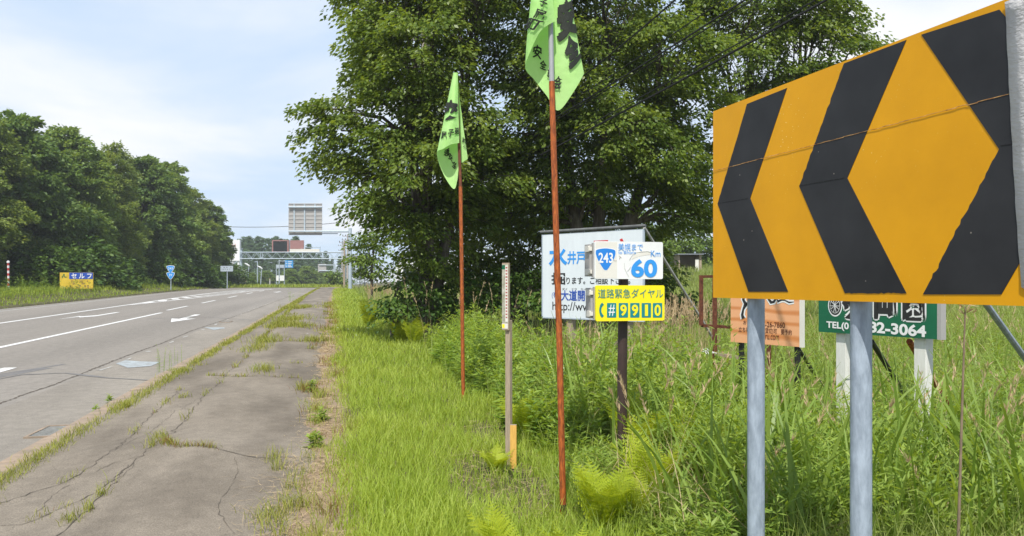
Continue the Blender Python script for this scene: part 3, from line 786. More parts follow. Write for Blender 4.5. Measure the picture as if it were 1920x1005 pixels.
# ================================================================== ORANGE WOODGRAIN BOARD
fo = Face(1370, 8.5, 1499, 7.79)
xb, yb = XY(1440, 8.2)
t = fo.root('woodgrain_signboard', 'orange woodgrain shop board on black steel legs behind the left chevron post', 'signboard', float(gz(xb, yb)))
za = fo.L(1370, 641)[1]; zc = za+.92
def woodmat():
    m_, tt, b = newmat('printed_woodgrain'); tcn = N(tt, 'ShaderNodeTexCoord')
    mp = N(tt, 'ShaderNodeMapping'); mp.inputs['Rotation'].default_value = (0, math.radians(-9), 0); mp.inputs['Scale'].default_value = (.5, 1, 2.2)
    tt.links.new(tcn.outputs['Object'], mp.inputs[0])
    wv = N(tt, 'ShaderNodeTexWave', bands_direction='Z'); wv.inputs['Scale'].default_value = .9; wv.inputs['Distortion'].default_value = 9; wv.inputs['Detail'].default_value = 3; wv.inputs['Detail Scale'].default_value = .7
    tt.links.new(mp.outputs[0], wv.inputs['Vector'])
    rp = N(tt, 'ShaderNodeValToRGB'); rp.color_ramp.elements[0].position = .0; rp.color_ramp.elements[0].color = (.56, .21, .065, 1)
    rp.color_ramp.elements[1].position = .45; rp.color_ramp.elements[1].color = (.72, .36, .18, 1)
    tt.links.new(wv.outputs['Fac'], rp.inputs[0]); tt.links.new(rp.outputs[0], b.inputs['Base Color']); b.inputs['Roughness'].default_value = .5
    return m_
p = MB().plate([(0, za), (fo.W, za), (fo.W, zc), (0, zc)], 0, .03).build('panel', woodmat(), t)
MB().box2((fo.W+.001, -.002, za-.004), (fo.W+.035, .04, zc)).build('edge_trim', M['cream'], t)
YB = -.003
text(p, 'お', *fo.R((1394, 608), (1400, 601)), YB, M['rust'], .01)
text(p, '2-26-7860', *fo.R((1430, 613), (1472, 604.5)), YB, M['rust'], .015)
text(p, '立ち寄り', *fo.R((1385, 622), (1412, 614)), YB, M['rust'], .01)
text(p, '(貸切)可　要予約', *fo.R((1433, 626), (1485, 617)), YB, M['rust'], .01, skew=-.006)
text(p, '-ru.com', *fo.R((1432, 636), (1461, 629)), YB, M['rust'], .005)
def brush(pts, wds, y, mat, nm):
    m_ = MB(); q_ = [fo.L(*a) for a in pts]; s = fo.W/129
    L_ = []; R_ = []
    for i, a in enumerate(q_):
        a = Vector(a); tg = (Vector(q_[min(i+1, len(q_)-1)])-Vector(q_[max(i-1, 0)])).normalized(); n_ = Vector((-tg.y, tg.x))*wds[i]*s/2
        L_.append(a+n_); R_.append(a-n_)
    k = len(q_)
    m_.add([(v.x, y, v.y) for v in L_+R_], [(i, i+1, k+i+1, k+i) for i in range(k-1)])
    return m_.build(nm, mat, p)
for pts, wds in (([(1380, 500), (1400, 530), (1394, 562), (1399, 570), (1394, 580), (1392, 590), (1394, 597)], [9, 9, 5, 8, 4, 5, 7]),
                 ([(1440, 520), (1444, 545), (1442, 561), (1446, 567), (1451, 566), (1456, 559), (1459, 565), (1466, 562), (1472, 563), (1480, 567), (1489, 566)], [6, 6, 5, 5, 4, 4, 4, 3, 2, 2.5, 1]),
                 ([(1398, 572), (1402, 570), (1410, 575)], [5, 4, 4])):
    brush(pts, [a+5 for a in wds], -.0022, M['white'], 'lettering_outline'); brush(pts, wds, -.0036, M['ink'], 'lettering')
for px in (1390, 1495):
    x = fo.L(px, 650, .05)[0]; MB().box2((x-.024, .031, gnd(t, x, .05)-.2), (x+.024, .075, zc-.05)).build('leg', M['darkmetal'], t, bevel=.003)
world_part(t, MB().tube([P(1496, 652, 7.85), P(1545, 730, 8.6)], .02, 8), 'back_stay', M['darkmetal'])
world_part(t, MB().tube([P(1391, 690, 8.5), P(1402, 730, 8.9)], .02, 8), 'back_stay', M['darkmetal'])

# ================================================================== GREEN BOARD
fg = Face(1535, 6.5, 1757, 5.57)
xb, yb = XY(1650, 6.0)
t = fg.root('green_signboard', 'dark green signboard with white telephone number on peeling white posts', 'signboard', float(gz(xb, yb)))
za = fg.L(1535, 622)[1]; zc = za+.62
p = MB().plate([(0, za), (fg.W, za), (fg.W, zc), (0, zc)], 0, .03).build('panel', M['green'], t)
m = MB(); m.box2((fg.W+.001, -.001, za-.002), (fg.W+.03, .06, zc)); m.build('edge_trim', M['signback'], t)
YB = -.003
text(p, 'TEL(0', *fg.R((1550, 618), (1592, 604)), YB, M['white'], .03, skew=-.004)
text(p, '82-3064', *fg.R((1629, 623), (1737, 607)), YB, M['white'], .035, skew=-.012)
def fgc(px, py): return fg.L(px, py)
for (pxc, ch) in ((1600, '菊'), (1660, '岡'), (1713.5, '園')):
    wv = 21
    a = fgc(pxc-wv, 600.5 if pxc > 1690 else 598); x0, zz0 = a; x1 = fgc(pxc+wv, 590)[0]; zz1 = zz0+.27
    text(p, ch, x0-.012, zz0-.012, x1+.012, zz1+.012, -.0022, M['white'], .13, name='lettering_outline')
    text(p, ch, x0, zz0, x1, zz1, -.0036, M['ink'], .065)
cx, cz = fgc(1566, 573)
def ring(r, y, mat, nm, n=32): MB().plate([(cx+r*.88*math.cos(2*math.pi*k/n), cz+r*1.15*math.sin(2*math.pi*k/n)) for k in range(n)], y, -.0002).build(nm, mat, p)
ring(.080, -.0015, M['white'], 'crest'); ring(.069, -.0024, M['ink'], 'crest'); ring(.056, -.0033, M['white'], 'crest'); ring(.052, -.004, M['ink'], 'crest')
m = MB()
for k in range(5):
    a = math.pi/2+2*math.pi*k/5; da = .36
    for s in (-1, 1):
        pts = [(0, 0), (.028*math.cos(a+s*da*1.1), .034*math.sin(a+s*da*1.1)), (.050*math.cos(a+s*da), .058*math.sin(a+s*da))]
        for q0, q1 in zip(pts[:-1], pts[1:]): m.bar((cx+q0[0], -.0046, cz+q0[1]), (cx+q1[0], -.0046, cz+q1[1]), .0012, .004)
m.build('crest_petals', M['white'], p)
for px in (1583, 1731.5):
    x = fg.L(px, 640, .075)[0]; w_ = .048
    MB().box2((x-w_, .031, gnd(t, x, .05)-.2), (x+w_, .12, zc-.08)).build('post', M['whitewood'], t, bevel=.004)
world_part(t, MB().tube([P(1634, 640, 6.3), P(1700, 745, 7.3)], .022, 8), 'back_stay', M['darkmetal'])
world_part(t, MB().tube([P(1705, 640, 5.95), P(1775, 756, 6.9)], .024, 8), 'back_stay', M['rust_orange'])

# ================================================================== RUSTY FRAME
fr = Face(1313, 9.7, 1385, 9.2)
xb, yb = XY(1338, 9.5)
t = fr.root('rusty_frame', 'empty rusty angle iron sign frame standing left of the chevron sign', 'sign frame', float(gz(xb, yb)))
xl, zt = fr.L(1313, 516); xr, zbm = fr.L(1338, 612); xo = fr.L(1440, 616)[0]
m = MB()
m.box2((xl-.02, 0, zbm), (xl+.02, .035, zt))
m.box2((xl-.02, .036, zt-.035), (xo, .07, zt)); m.box2((xl-.02, .036, zbm-.02), (xo, .07, zbm+.018))
m.build('rail', M['rust'], t)
x = fr.L(1338.5, 600)[0]
MB().box2((x-.024, .0, gnd(t, x, 0)-.2), (x+.024, .034, zt)).build('post', M['rust'], t)
MB().box2((xo-.02, 0, gnd(t, xo, 0)-.2), (xo+.02, .034, zt)).build('post', M['rust'], t)
a = fr.L(1343, 664); b = fr.L(1396, 672)
MB().bar((a[0], -.02, a[1]), (b[0], -.02, b[1]), .03, .045).build('plank', M['wood'], t)
m = MB()
for k in range(3):
    pts = []
    for i in range(15):
        s = i/14; pts.append((a[0]-.22+.26*s, -.03+.04*math.sin(6*s+k), a[1]+.03*math.sin(9*s+k*2)+.02*k))
    m.tube(pts, .004, 5)
m.build('wire', M['white'], t)

# ================================================================== NOTICE STAKE + PINE STAKE
d = 6.25; xb, yb = XY(954, d)
t = thing('notice_stake', 'slim weathered wooden stake carrying a narrow printed notice strip', 'notice stake', (xb, yb, float(gz(xb, yb))), math.radians(-48))
s = d/F
zz = lambda py: CAMH-(py-535)*s-t.location.z
MB().box2((-.024, -.018, -.2), (.024, .018, zz(600))).build('stake', M['wood'], t, bevel=.003)
p = MB().box2((-.044, -.036, zz(619)), (.024, -.0165, zz(493))).build('board', M['wood'], t, bevel=.002)
fr_ = pmat('faded_print', (.34, .33, .22), .6, .3, 22, c2=(.50, .50, .42))
MB().box2((-.042, -.0376, zz(605)), (.019, -.0362, zz(496))).build('print', fr_, p)
m = MB(); m.box2((-.009, -.0384, zz(603)), (.017, -.0377, zz(498))); m.build('white_column', M['cream'], p)
m = MB()
for k in range(17):
    z_ = zz(502+k*5.8); w_ = random.uniform(.012, .020)
    m.box2((.004-w_/2, -.0392, z_-.006), (.004+w_/2, -.0385, z_+.006))
m.build('red_marks', pmat('faded_red', (.36, .09, .07), .6, .2, 30), p)
MB().box2((-.041, -.0386, zz(505)), (-.011, -.0377, zz(497))).build('green_patch', M['green'], p)
MB().box2((-.042, -.0384, zz(616)), (.018, -.0372, zz(606))).build('label', M['cream'], p)
MB().box2((-.039, -.0392, zz(614.5)), (-.014, -.0385, zz(607.5))).build('yellow_patch', M['yellow'], p)
d = 6.05; xb, yb = XY(962.5, d)
t = thing('pine_stake', 'short fresh yellow pine stake beside the printed notice stake', 'stake', (xb, yb, float(gz(xb, yb))), math.radians(-14))
zt = CAMH-(797-535)*d/F-t.location.z
m = MB().box2((-.026, -.012, -.2), (.026, .012, zt)); m.build('peg', M['stake'], t, bevel=.003)
MB().box2((-.0255, -.0115, zt), (.0255, .0115, zt+.004)).build('sawn_top', M['wood'], t)
# ================================================================== FLAGS
def crom(p0, p1, p2, p3, s): return .5*((2*p1)+(p2-p0)*s+(2*p0-5*p1+4*p2-p3)*s*s+(3*p1-p0-3*p2+p3)*s**3)
class Cloth:
    def __init__(s, cols, d): s.G = np.array([[list(P(px, py, d+dd)) for px, py, dd in c] for c in cols])   # cols x rows x 3
    def at(s, u, v):
        nu, nv, _ = s.G.shape
        def idx(x, n):
            x = min(max(x, 0), 1)*(n-1); i = min(int(x), n-2); return i, x-i
        i, fu = idx(u, nu); j, fv = idx(v, nv)
        def row(k):
            k = min(max(k, 0), nu-1); g = s.G[k]
            q = [g[max(j-1, 0)], g[j], g[j+1], g[min(j+2, nv-1)]]; return crom(*q, fv)
        return crom(row(i-1) if i > 0 else row(0), row(i), row(i+1), row(i+2), fu)
    def mesh(s, name, mat, parent, nu=96, nv=64):
        m = MB(); V = [s.at(i/nu, j/nv) for j in range(nv+1) for i in range(nu+1)]
        m.add(V, [(j*(nu+1)+i, j*(nu+1)+i+1, (j+1)*(nu+1)+i+1, (j+1)*(nu+1)+i) for j in range(nv) for i in range(nu)])
        o = world_part(parent, m, name, mat); return o
    def find(s, px, py, u0, u1):
        best = None
        for i in range(22):
            for j in range(36):
                u = u0+(u1-u0)*i/21; v = j/35; p = s.at(u, v)
                d = p[0]*AX[0]+p[1]*AX[1]; xc = p[0]*RX[0]+p[1]*RX[1]
                e = (960+F*xc/d-px)**2+(535-F*(p[2]-CAMH)/d-py)**2
                if best is None or e < best[0]: best = (e, u, v)
        return best[1:]
    def ptext(s, parent, st, corners, ur, mat, bold=0.0):
        return s.text(parent, st, [s.find(*c, *ur) for c in corners], mat, bold)
    def text(s, parent, st, quad, mat, bold=0.0, side=1, lift=.009):
        """quad: (u,v) of the text's lower-left, lower-right, upper-left corner"""
        V, Fc = text_data(st, min(bold, .02)); lo = V.min(0); hi = V.max(0); U = (V-lo)/(hi-lo)
        bm = bmesh.new(); k = max(0, bold-.02)
        for q, (ox_, oy_) in enumerate([(0, 0)] if k < .005 else [(0, 0), (-k, 0), (k, 0), (0, -k), (0, k), (k*.7, k*.7), (-k*.7, -k*.7)]):
            vs = [bm.verts.new((a+ox_, b+oy_, q*.0004)) for a, b in U]
            for f in Fc:
                try: bm.faces.new([vs[i] for i in f])
                except ValueError: pass
        for ax in (0, 1):
            nc = 9 if bold > .06 else 4
            for k in range(1, nc+1):
                co = [0, 0, 0]; no = [0, 0, 0]; co[ax] = k/(nc+1); no[ax] = 1
                bmesh.ops.bisect_plane(bm, geom=bm.verts[:]+bm.edges[:]+bm.faces[:], plane_co=co, plane_no=no)
        o0, ox, oy = [np.array(q) for q in quad]
        for v in bm.verts:
            u_, v_ = o0+(ox-o0)*v.co.x+(oy-o0)*v.co.y
            p = s.at(u_, v_); du = s.at(u_+.01, v_)-s.at(u_-.01, v_); dv = s.at(u_, v_+.01)-s.at(u_, v_-.01)
            n = np.cross(du, dv); n /= max(np.linalg.norm(n), 1e-9)
            toc = np.array([0, 0, CAMH])-p
            if n.dot(toc) < 0: n = -n
            v.co = Vector(p+n*(lift+v.co.z))
        me = bpy.data.meshes.new('lettering'); bm.to_mesh(me); bm.free()
        o = link('lettering', me, mat, None); o.parent = parent
        o.matrix_parent_inverse = Matrix.Identity(4)
        return o
def clothmat():
    m, t, b = newmat('safety_green_cloth')
    tcn = N(t, 'ShaderNodeTexCoord'); n1 = N(t, 'ShaderNodeTexNoise'); n1.inputs['Scale'].default_value = 9; n1.inputs['Detail'].default_value = 4
    t.links.new(tcn.outputs['Object'], n1.inputs['Vector'])
    rp = N(t, 'ShaderNodeValToRGB'); rp.color_ramp.elements[0].position = .3; rp.color_ramp.elements[1].position = .7
    rp.color_ramp.elements[0].color = (.52, .86, .30, 1); rp.color_ramp.elements[1].color = (.60, .90, .38, 1)
    t.links.new(n1.outputs['Fac'], rp.inputs[0]); t.links.new(rp.outputs[0], b.inputs['Base Color'])
    b.inputs['Roughness'].default_value = .75; b.inputs['Specular IOR Level'].default_value = .15
    tl = N(t, 'ShaderNodeBsdfTranslucent'); tl.inputs[0].default_value = (.50, .90, .20, 1)
    ms = N(t, 'ShaderNodeMixShader'); ms.inputs[0].default_value = .42
    t.links.new(b.outputs[0], ms.inputs[1]); t.links.new(tl.outputs[0], ms.inputs[2]); t.links.new(ms.outputs[0], t.nodes['Material Output'].inputs[0])
    wv = N(t, 'ShaderNodeTexNoise'); wv.inputs['Scale'].default_value = 14
    t.links.new(tcn.outputs['Object'], wv.inputs['Vector'])
    bp = N(t, 'ShaderNodeBump'); bp.inputs['Strength'].default_value = .55; bp.inputs['Distance'].default_value = .01
    t.links.new(wv.outputs['Fac'], bp.inputs['Height']); t.links.new(bp.outputs[0], b.inputs['Normal'])
    return m
M['cloth'] = clothmat()
M['clothink'] = pmat('printed_black', (.018, .022, .016), .8, .2, 20)
# ---- near flag
d = 4.80
base = P(1059, 975, d); base.z = float(gz(base.x, base.y))
t = thing('banner_flag', 'lime green safety flag hanging from the nearest rusty red pole, cut by the top edge', 'flag', base)
top = P(1030.5, -118, d)
pts = [P(1059.5, 990, d), P(1051, 720, d), P(1043, 430, d), P(1034.5, 153, d)]
world_part(t, MB().tube([P(1056, 965, d), P(1049, 640, d), P(1041, 380, d), P(1034.5, 153, d)], [.0205, .0205, .0195, .0185], 14), 'pole', M['rust_orange'])
world_part(t, MB().tube([P(1060.5, 1000, d), P(1056, 945, d)], .023, 14), 'socket', M['brown'])
world_part(t, MB().tube([P(1034.5, 153, d), P(1032.5, 45, d), P(1029.5, -150, d)], .0165, 14), 'upper_pole', pmat('pale_pipe', (.34, .35, .36), .5, .1, 5, metal=.2))
cols = [
 [(1044, -175, .05), (1062, -60, .07), (1072, 10, .08), (1085, 85, .10), (1095, 138, .10)],
 [(1042, -175, .06), (1056, -60, .07), (1063, 15, .06), (1070, 100, .05), (1078, 168, .05)],
 [(1038, -175, .06), (1048, -60, .06), (1050, 20, .05), (1049, 110, .05), (1047, 207, .06)],
 [(1032, -175, .05), (1034, -60, .07), (1032, 20, .08), (1029, 110, .08), (1024, 178, .08)],
 [(1024, -175, .05), (1016, -60, .07), (1010, 15, .09), (1006, 90, .10), (1002, 150, .09)],
 [(1014, -175, .0), (1002, -60, .01), (994, 15, .02), (987, 85, .03), (985, 128, .03)],
 [(1017, -175, -.05), (1008, -60, -.06), (1003, -10, -.06), (999, 45, -.06), (993, 100, -.03)],
 [(1025, -175, -.06), (1022, -60, -.08), (1020, -20, -.08), (1018, 20, -.08), (1014, 58, -.06)],
 [(1032, -175, -.05), (1034, -60, -.05), (1036, -25, -.05), (1038, 8, -.05), (1040, 40, -.045)],
]
cl = Cloth(cols, d); ob = cl.mesh('banner', M['cloth'], t)
def ftext(*a, **k):
    o = cl.text(ob, *a, **k)
    return o
INK = M['clothink']
def pt(ch, corners, ur, bold): cl.ptext(ob, ch, corners, ur, INK, bold)
pt('安', [(1046, 80), (1078, 56), (1041, 8)], (0, .27), .08)
pt('全', [(1066, 131), (1090, 108), (1056, 76)], (0, .22), .075)
pt('安', [(996, 110), (1015, 113), (999, 90)], (.3, .6), .03); pt('全', [(1010, 128), (1027, 132), (1014, 109)], (.26, .6), .03)
pt('協', [(1024, 145), (1040, 149), (1027, 127)], (.2, .5), .03); pt('会', [(1037, 164), (1052, 166), (1040, 145)], (.12, .45), .03)
pt('子', [(1010, 12), (1024, 16), (1014, -4)], (.66, 1), .025); pt('屈', [(1002, 34), (1015, 38), (1005, 17)], (.64, 1), .025); pt('町', [(991, 53), (1005, 58), (994, 34)], (.62, 1), .025)
# ---- far flag
d = 9.25
base = P(868, 755, d); base.z = float(gz(base.x, base.y))
t = thing('banner_flag', 'lime green safety flag drooping on the farther thin rusty pole against the trees', 'flag', base)
world_part(t, MB().tube([P(869.5, 790, d), P(868, 700, d), P(866, 520, d), P(863.5, 350, d)], .0235, 12), 'pole', M['rust_orange'])
world_part(t, MB().tube([P(863.5, 350, d), P(861, 275, d), P(855, 138, d)], .019, 12), 'upper_pole', M['rust'])
cols = [
 [(858, 136, .02), (861, 175, .05), (867, 225, .07), (873, 268, .08), (877, 298, .09)],
 [(857, 136, .04), (859, 175, .06), (863, 225, .07), (867, 268, .07), (868, 304, .07)],
 [(856, 136, .05), (857, 175, .08), (859, 230, .08), (860, 280, .08), (861, 309, .07)],
 [(854, 136, .05), (853, 175, .09), (853, 235, .10), (855, 300, .09), (857, 340, .07)],
 [(853, 136, .05), (850, 175, .09), (848, 235, .11), (848, 300, .12), (850, 354, .09)],
 [(852, 136, .04), (846, 175, .08), (840, 235, .11), (833, 295, .12), (831, 326, .11)],
 [(850, 136, .0), (840, 185, .0), (830, 235, .02), (823, 268, .03), (819, 288, .03)],
 [(851, 136, -.04), (845, 185, -.08), (839, 230, -.09), (834, 258, -.09), (831, 279, -.08)],
 [(854, 136, -.06), (852, 185, -.10), (849, 225, -.11), (847, 252, -.11), (845, 271, -.10)],
 [(858, 136, -.05), (859, 185, -.06), (860, 222, -.06), (861, 247, -.06), (861, 268, -.06)],
]
cl = Cloth(cols, d); ob = cl.mesh('banner', M['cloth'], t)
pt('交', [(829, 226), (857, 222), (836, 187)], (.64, 1), .07)
pt('弟', [(851, 253), (860, 252), (852, 240)], (.66, 1), .03); pt('子', [(840, 257), (849, 255), (842, 243)], (.64, 1), .03); pt('屈', [(828, 261), (838, 259), (830, 247)], (.62, 1), .03)
pt('通', [(831, 292), (842, 294), (832, 279)], (.3, .6), .03); pt('安', [(840, 300), (850, 303), (842, 287)], (.26, .6), .03); pt('全', [(848, 309), (857, 312), (849, 297)], (.2, .5), .03)
pt('路', [(867, 268), (874, 270), (867, 256)], (0, .25), .03); pt('二', [(869, 277), (874, 279), (868, 271)], (0, .25), .03)

# ================================================================== FAR ROAD FURNITURE
def flatroot(name, label, cat, px, d, group=None, zb=None):
    x, y = XY(px, d); z = float(gz(x, y)) if zb is None else zb
    return thing(name, label, cat, (x, y, z), -YAW, group)
class Flat:     # plane across the view at depth d with its own root
    def __init__(s, root, px, d): s.k = d/F; s.px = px; s.zr = root.location.z; s.d = d
    def __call__(s, px, py): return (px-s.px)*s.k, CAMH-(py-535)*s.k-s.zr
# cantilever sign seen from behind
t = flatroot('overhead_sign', 'grey back of a large overhanging sign on a pale cantilever pole beside the right verge', 'overhead sign', 656.5, 80)
f = Flat(t, 656.5, 80); zt = f(656, 428)[1]
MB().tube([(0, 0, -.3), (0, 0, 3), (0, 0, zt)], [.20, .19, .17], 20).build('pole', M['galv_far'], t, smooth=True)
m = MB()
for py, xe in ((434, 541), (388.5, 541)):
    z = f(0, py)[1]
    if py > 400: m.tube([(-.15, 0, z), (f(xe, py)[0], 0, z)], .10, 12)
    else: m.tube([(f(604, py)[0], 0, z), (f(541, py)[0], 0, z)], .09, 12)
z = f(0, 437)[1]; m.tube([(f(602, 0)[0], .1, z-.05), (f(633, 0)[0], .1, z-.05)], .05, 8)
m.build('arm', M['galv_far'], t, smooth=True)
xa, za = f(540, 440.5); xb, zb = f(603, 381)
pn = MB().box2((xa, .20, za), (xb, .24, zb)).build('panel', M['signback'], t)
m = MB()
for k in range(9): z = za+.05+(zb-za-.1)*k/8; m.box2((xa+.01, .16, z-.03), (xb-.01, .199, z+.03))
m.build('rib', M['signback'], pn)
m = MB()
for q in (551, 570.5, 590): x = f(q, 0)[0]; m.box2((x-.07, .10, za+.3), (x+.07, .158, zb-.1))
m.build('upright', M['galv_far'], pn)
# gantry
t = flatroot('sign_gantry', 'steel truss gantry spanning the road with a dark message display on top', 'gantry', 645, 134)
f = Flat(t, 645, 134)
m = MB()
zt = f(0, 470)[1]; z1_ = f(0, 473)[1]; z2_ = f(0, 485)[1]; xl = f(450, 0)[0]
for y in (0, 1.0):
    m.tube([(xl, y, z1_), (0, y, z1_)], .085, 8); m.tube([(xl, y, z2_), (0, y, z2_)], .085, 8)
    n = 20
    for k in range(n):
        xa = xl+(-xl)*k/n; xb = xl+(-xl)*(k+1)/n
        m.tube([(xa, y, z2_ if k % 2 == 0 else z1_), (xb, y, z1_ if k % 2 == 0 else z2_)], .04, 6)
    for k in (0, 4, 12, 20): x = xl*(1-k/20); m.tube([(x, y, z2_), (x, y, z1_)], .07, 6)
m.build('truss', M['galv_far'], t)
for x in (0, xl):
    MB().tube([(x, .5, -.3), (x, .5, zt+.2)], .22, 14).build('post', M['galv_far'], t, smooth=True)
a = f(509.5, 473); b = f(541, 450)
MB().box2((a[0], .1, a[1]), (b[0], .7, b[1])).build('display_case', M['brownpanel'], t)
a = f(512, 471); b = f(538, 452)
MB().box2((a[0], .05, a[1]), (b[0], .098, b[1])).build('display', M['display'], t)
a = f(543.5, 466.5); b = f(569, 450.5)
MB().box2((a[0], .1, a[1]), (b[0], .4, b[1])).build('brown_panel', M['brownpanel'], t)
a = f(543.5, 472.3); b = f(599, 467)
MB().box2((a[0], .0, a[1]), (b[0], .09, b[1])).build('walkway', M['cream'], t)
m = MB()
for q in (542, 571, 599): x = f(q, 0)[0]; m.tube([(x, .45, z1_), (x, .45, f(0, 462 if q > 560 else 450)[1])], .06, 6)
a = f(571, 463.5)[1]; m.tube([(f(571, 0)[0], .45, a), (f(599, 0)[0], .45, a)], .05, 6)
m.build('railing', M['galv_far'], t)
# second cantilever sign, farther
t = flatroot('overhead_sign', 'smaller overhanging sign back on two arms beyond the truss gantry', 'overhead sign', 627, 165)
f = Flat(t, 627, 165)
MB().tube([(0, 0, -.3), (0, 0, f(0, 495)[1])], .20, 12).build('pole', M['galv_far'], t, smooth=True)
m = MB()
for py in (497, 507.5): z = f(0, py)[1]; m.tube([(0, 0, z), (f(598, 0)[0], 0, z)], .09, 8)
m.build('arm', M['galv_far'], t)
a = f(596, 510); b = f(611.5, 495)
MB().box2((a[0], .12, a[1]), (b[0], .2, b[1])).build('panel', M['signback'], t)
# blue direction sign
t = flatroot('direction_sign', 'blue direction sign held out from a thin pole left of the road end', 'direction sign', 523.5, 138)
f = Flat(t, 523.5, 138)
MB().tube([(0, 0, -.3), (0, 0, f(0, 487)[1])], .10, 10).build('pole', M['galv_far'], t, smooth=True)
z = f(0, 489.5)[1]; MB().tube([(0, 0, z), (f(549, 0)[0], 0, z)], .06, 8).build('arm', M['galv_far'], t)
a = f(534.5, 502); b = f(550, 488)
p = MB().box2((a[0], -.12, a[1]), (b[0], -.07, b[1])).build('panel', M['blue_far'], t)
m = MB()
for k, py in enumerate((490.8, 494, 497.2, 500.2)):
    c0 = f(536, py); c1 = f(538 if k % 2 else 537.3, py); m.box2((c0[0], -.128, c0[1]-.07), (c1[0], -.121, c0[1]+.07))
    c0 = f(540, py); c1 = f(548-(k % 3), py); m.box2((c0[0], -.128, c0[1]-.06), (c1[0], -.121, c0[1]+.06))
m.build('line_mark', M['white'], p)
# two-legged board
t = flatroot('notice_board', 'tall two legged notice board with a blank white lower panel by the road end', 'notice board', 518, 142)
f = Flat(t, 518, 142)
for q in (518.3, 533): x = f(q, 0)[0]; MB().tube([(x, 0, -.3), (x, 0, f(0, 496)[1])], .08, 8).build('leg', M['galv_far'], t)
a = f(519, 502); b = f(532.5, 496.5); MB().box2((a[0], -.15, a[1]), (b[0], -.09, b[1])).build('panel', M['greyblue'], t)
a = f(518.5, 526.5); b = f(533.5, 516.5); MB().box2((a[0], -.15, a[1]), (b[0], -.09, b[1])).build('panel', M['white'], t)
# white information sign left
t = flatroot('roadside_sign', 'small white oblong road sign on one post in front of the left tree row end', 'road sign', 426, 100)
f = Flat(t, 426, 100)
MB().tube([(0, 0, -.3), (0, 0, f(0, 500)[1])], .06, 10).build('post', M['galv_far'], t, smooth=True)
a = f(414, 509); b = f(437.5, 498.5)
p = MB().plate(rrect(a[0], a[1], b[0], b[1], .08), -.12, -.08).build('panel', M['greyblue'], t)
m = MB()
for q, py, w_ in ((417, 505, 1.2), (420, 505, 1.5), (423, 504.6, 1.4), (427, 505, 1.6), (431.5, 504.6, 1.2), (421, 501.3, 2.6), (426, 501.3, 2.4), (433.5, 501.5, 1.2)):
    c0 = f(q, py); m.box2((c0[0]-w_*.035, -.126, c0[1]-.055), (c0[0]+w_*.035, -.121, c0[1]+.055))
m.build('line_mark', pmat('dull_ink', (.16, .18, .22), .6, .1, 5), p)
# white pylon sign and kiosks behind trees
t = flatroot('pylon_sign', 'tall white pylon sign half hidden behind the left row of trees', 'pylon sign', 441, 150)
f = Flat(t, 441, 150)
a = f(431, 489); b = f(449.5, 449.5); p = MB().box2((a[0], 0, a[1]), (b[0], .8, b[1])).build('panel', M['white'], t)
m = MB()
for q, py, w_, h_ in ((436, 460, 3, 3), (441, 459, 2, 4), (438, 467, 4, 2), (442, 463, 1.5, 2)):
    c0 = f(q, py); m.box2((c0[0]-w_*.05, -.01, c0[1]-h_*.05), (c0[0]+w_*.05, -.002, c0[1]+h_*.05))
m.build('emblem', pmat('faded_pink', (.62, .35, .33), .5, .1, 3), p)
for q in (435, 446): x = f(q, 0)[0]; MB().tube([(x, .4, -.3), (x, .4, f(0, 488)[1])], .22, 10).build('leg', M['white'], t)
t = flatroot('kiosk', 'small white and pink kiosk block right of the pylon sign legs', 'kiosk', 454, 148)
f = Flat(t, 454, 148)
a = f(449.5, 524); b = f(459, 505.5); MB().box2((a[0], 0, a[1]), (b[0], 1.2, b[1])).build('cabinet', M['white'], t)
a = f(456, 528); b = f(463.5, 519.5); MB().box2((a[0], -.4, a[1]), (b[0], -.01, b[1])).build('counter', pmat('pink_panel', (.62, .45, .40), .6, .05, 3), t)
a = f(448, 533); b = f(463, 528.1); MB().box2((a[0], -.2, a[1]-.6), (b[0], 1.2, b[1])).build('plinth', M['concrete'], t)
# street lamps
def lamp(label, pxb, pyt, pxt, d):
    t = flatroot('street_lamp', label, 'street lamp', pxb, d, 'slender far street lamps'); f = Flat(t, pxb, d)
    a = f(pxt, pyt)
    MB().tube([(0, 0, -.3), (a[0]*.9, 0, a[1]-.25), (a[0], 0, a[1])], [.09, .07, .05], 8).build('pole', M['galv_far'], t, smooth=True)
    m = MB(); m.tube([(a[0]+.1, -.05, a[1]-.12), (a[0]-.35, -.1, a[1]+.22), (a[0]-.75, -.15, a[1]+.42)], [.12, .17, .08], 10)
    m.build('lamp_head', M['lamp'], t, smooth=True)
lamp('leaning street lamp with white head just right of the kiosk', 463.5, 498, 467, 140)
lamp('leaning street lamp with white head left of the two legged board', 488, 503, 491, 140)
t = flatroot('marker_pole', 'plain thin grey pole between the two leaning street lamps', 'pole', 482.7, 140)
f = Flat(t, 482.7, 140); MB().tube([(0, 0, -.3), (0, 0, f(0, 490)[1])], .09, 8).build('pole', M['galv_far'], t); MB().tube([(0, 0, f(0, 490)[1]), (0, 0, f(0, 489)[1])], .11, 8).build('cap', M['galv_far'], t)
t = flatroot('marker_post', 'short pale marker post in the yellow grass left of the blue direction sign', 'post', 506, 130)
f = Flat(t, 506, 130); MB().tube([(0, 0, -.2), (0, 0, f(0, 523)[1])], .07, 8).build('post', M['cream'], t); MB().tube([(0, 0, f(0, 523)[1]), (0, 0, f(0, 522)[1])], .05, 8).build('cap', M['orange'], t)
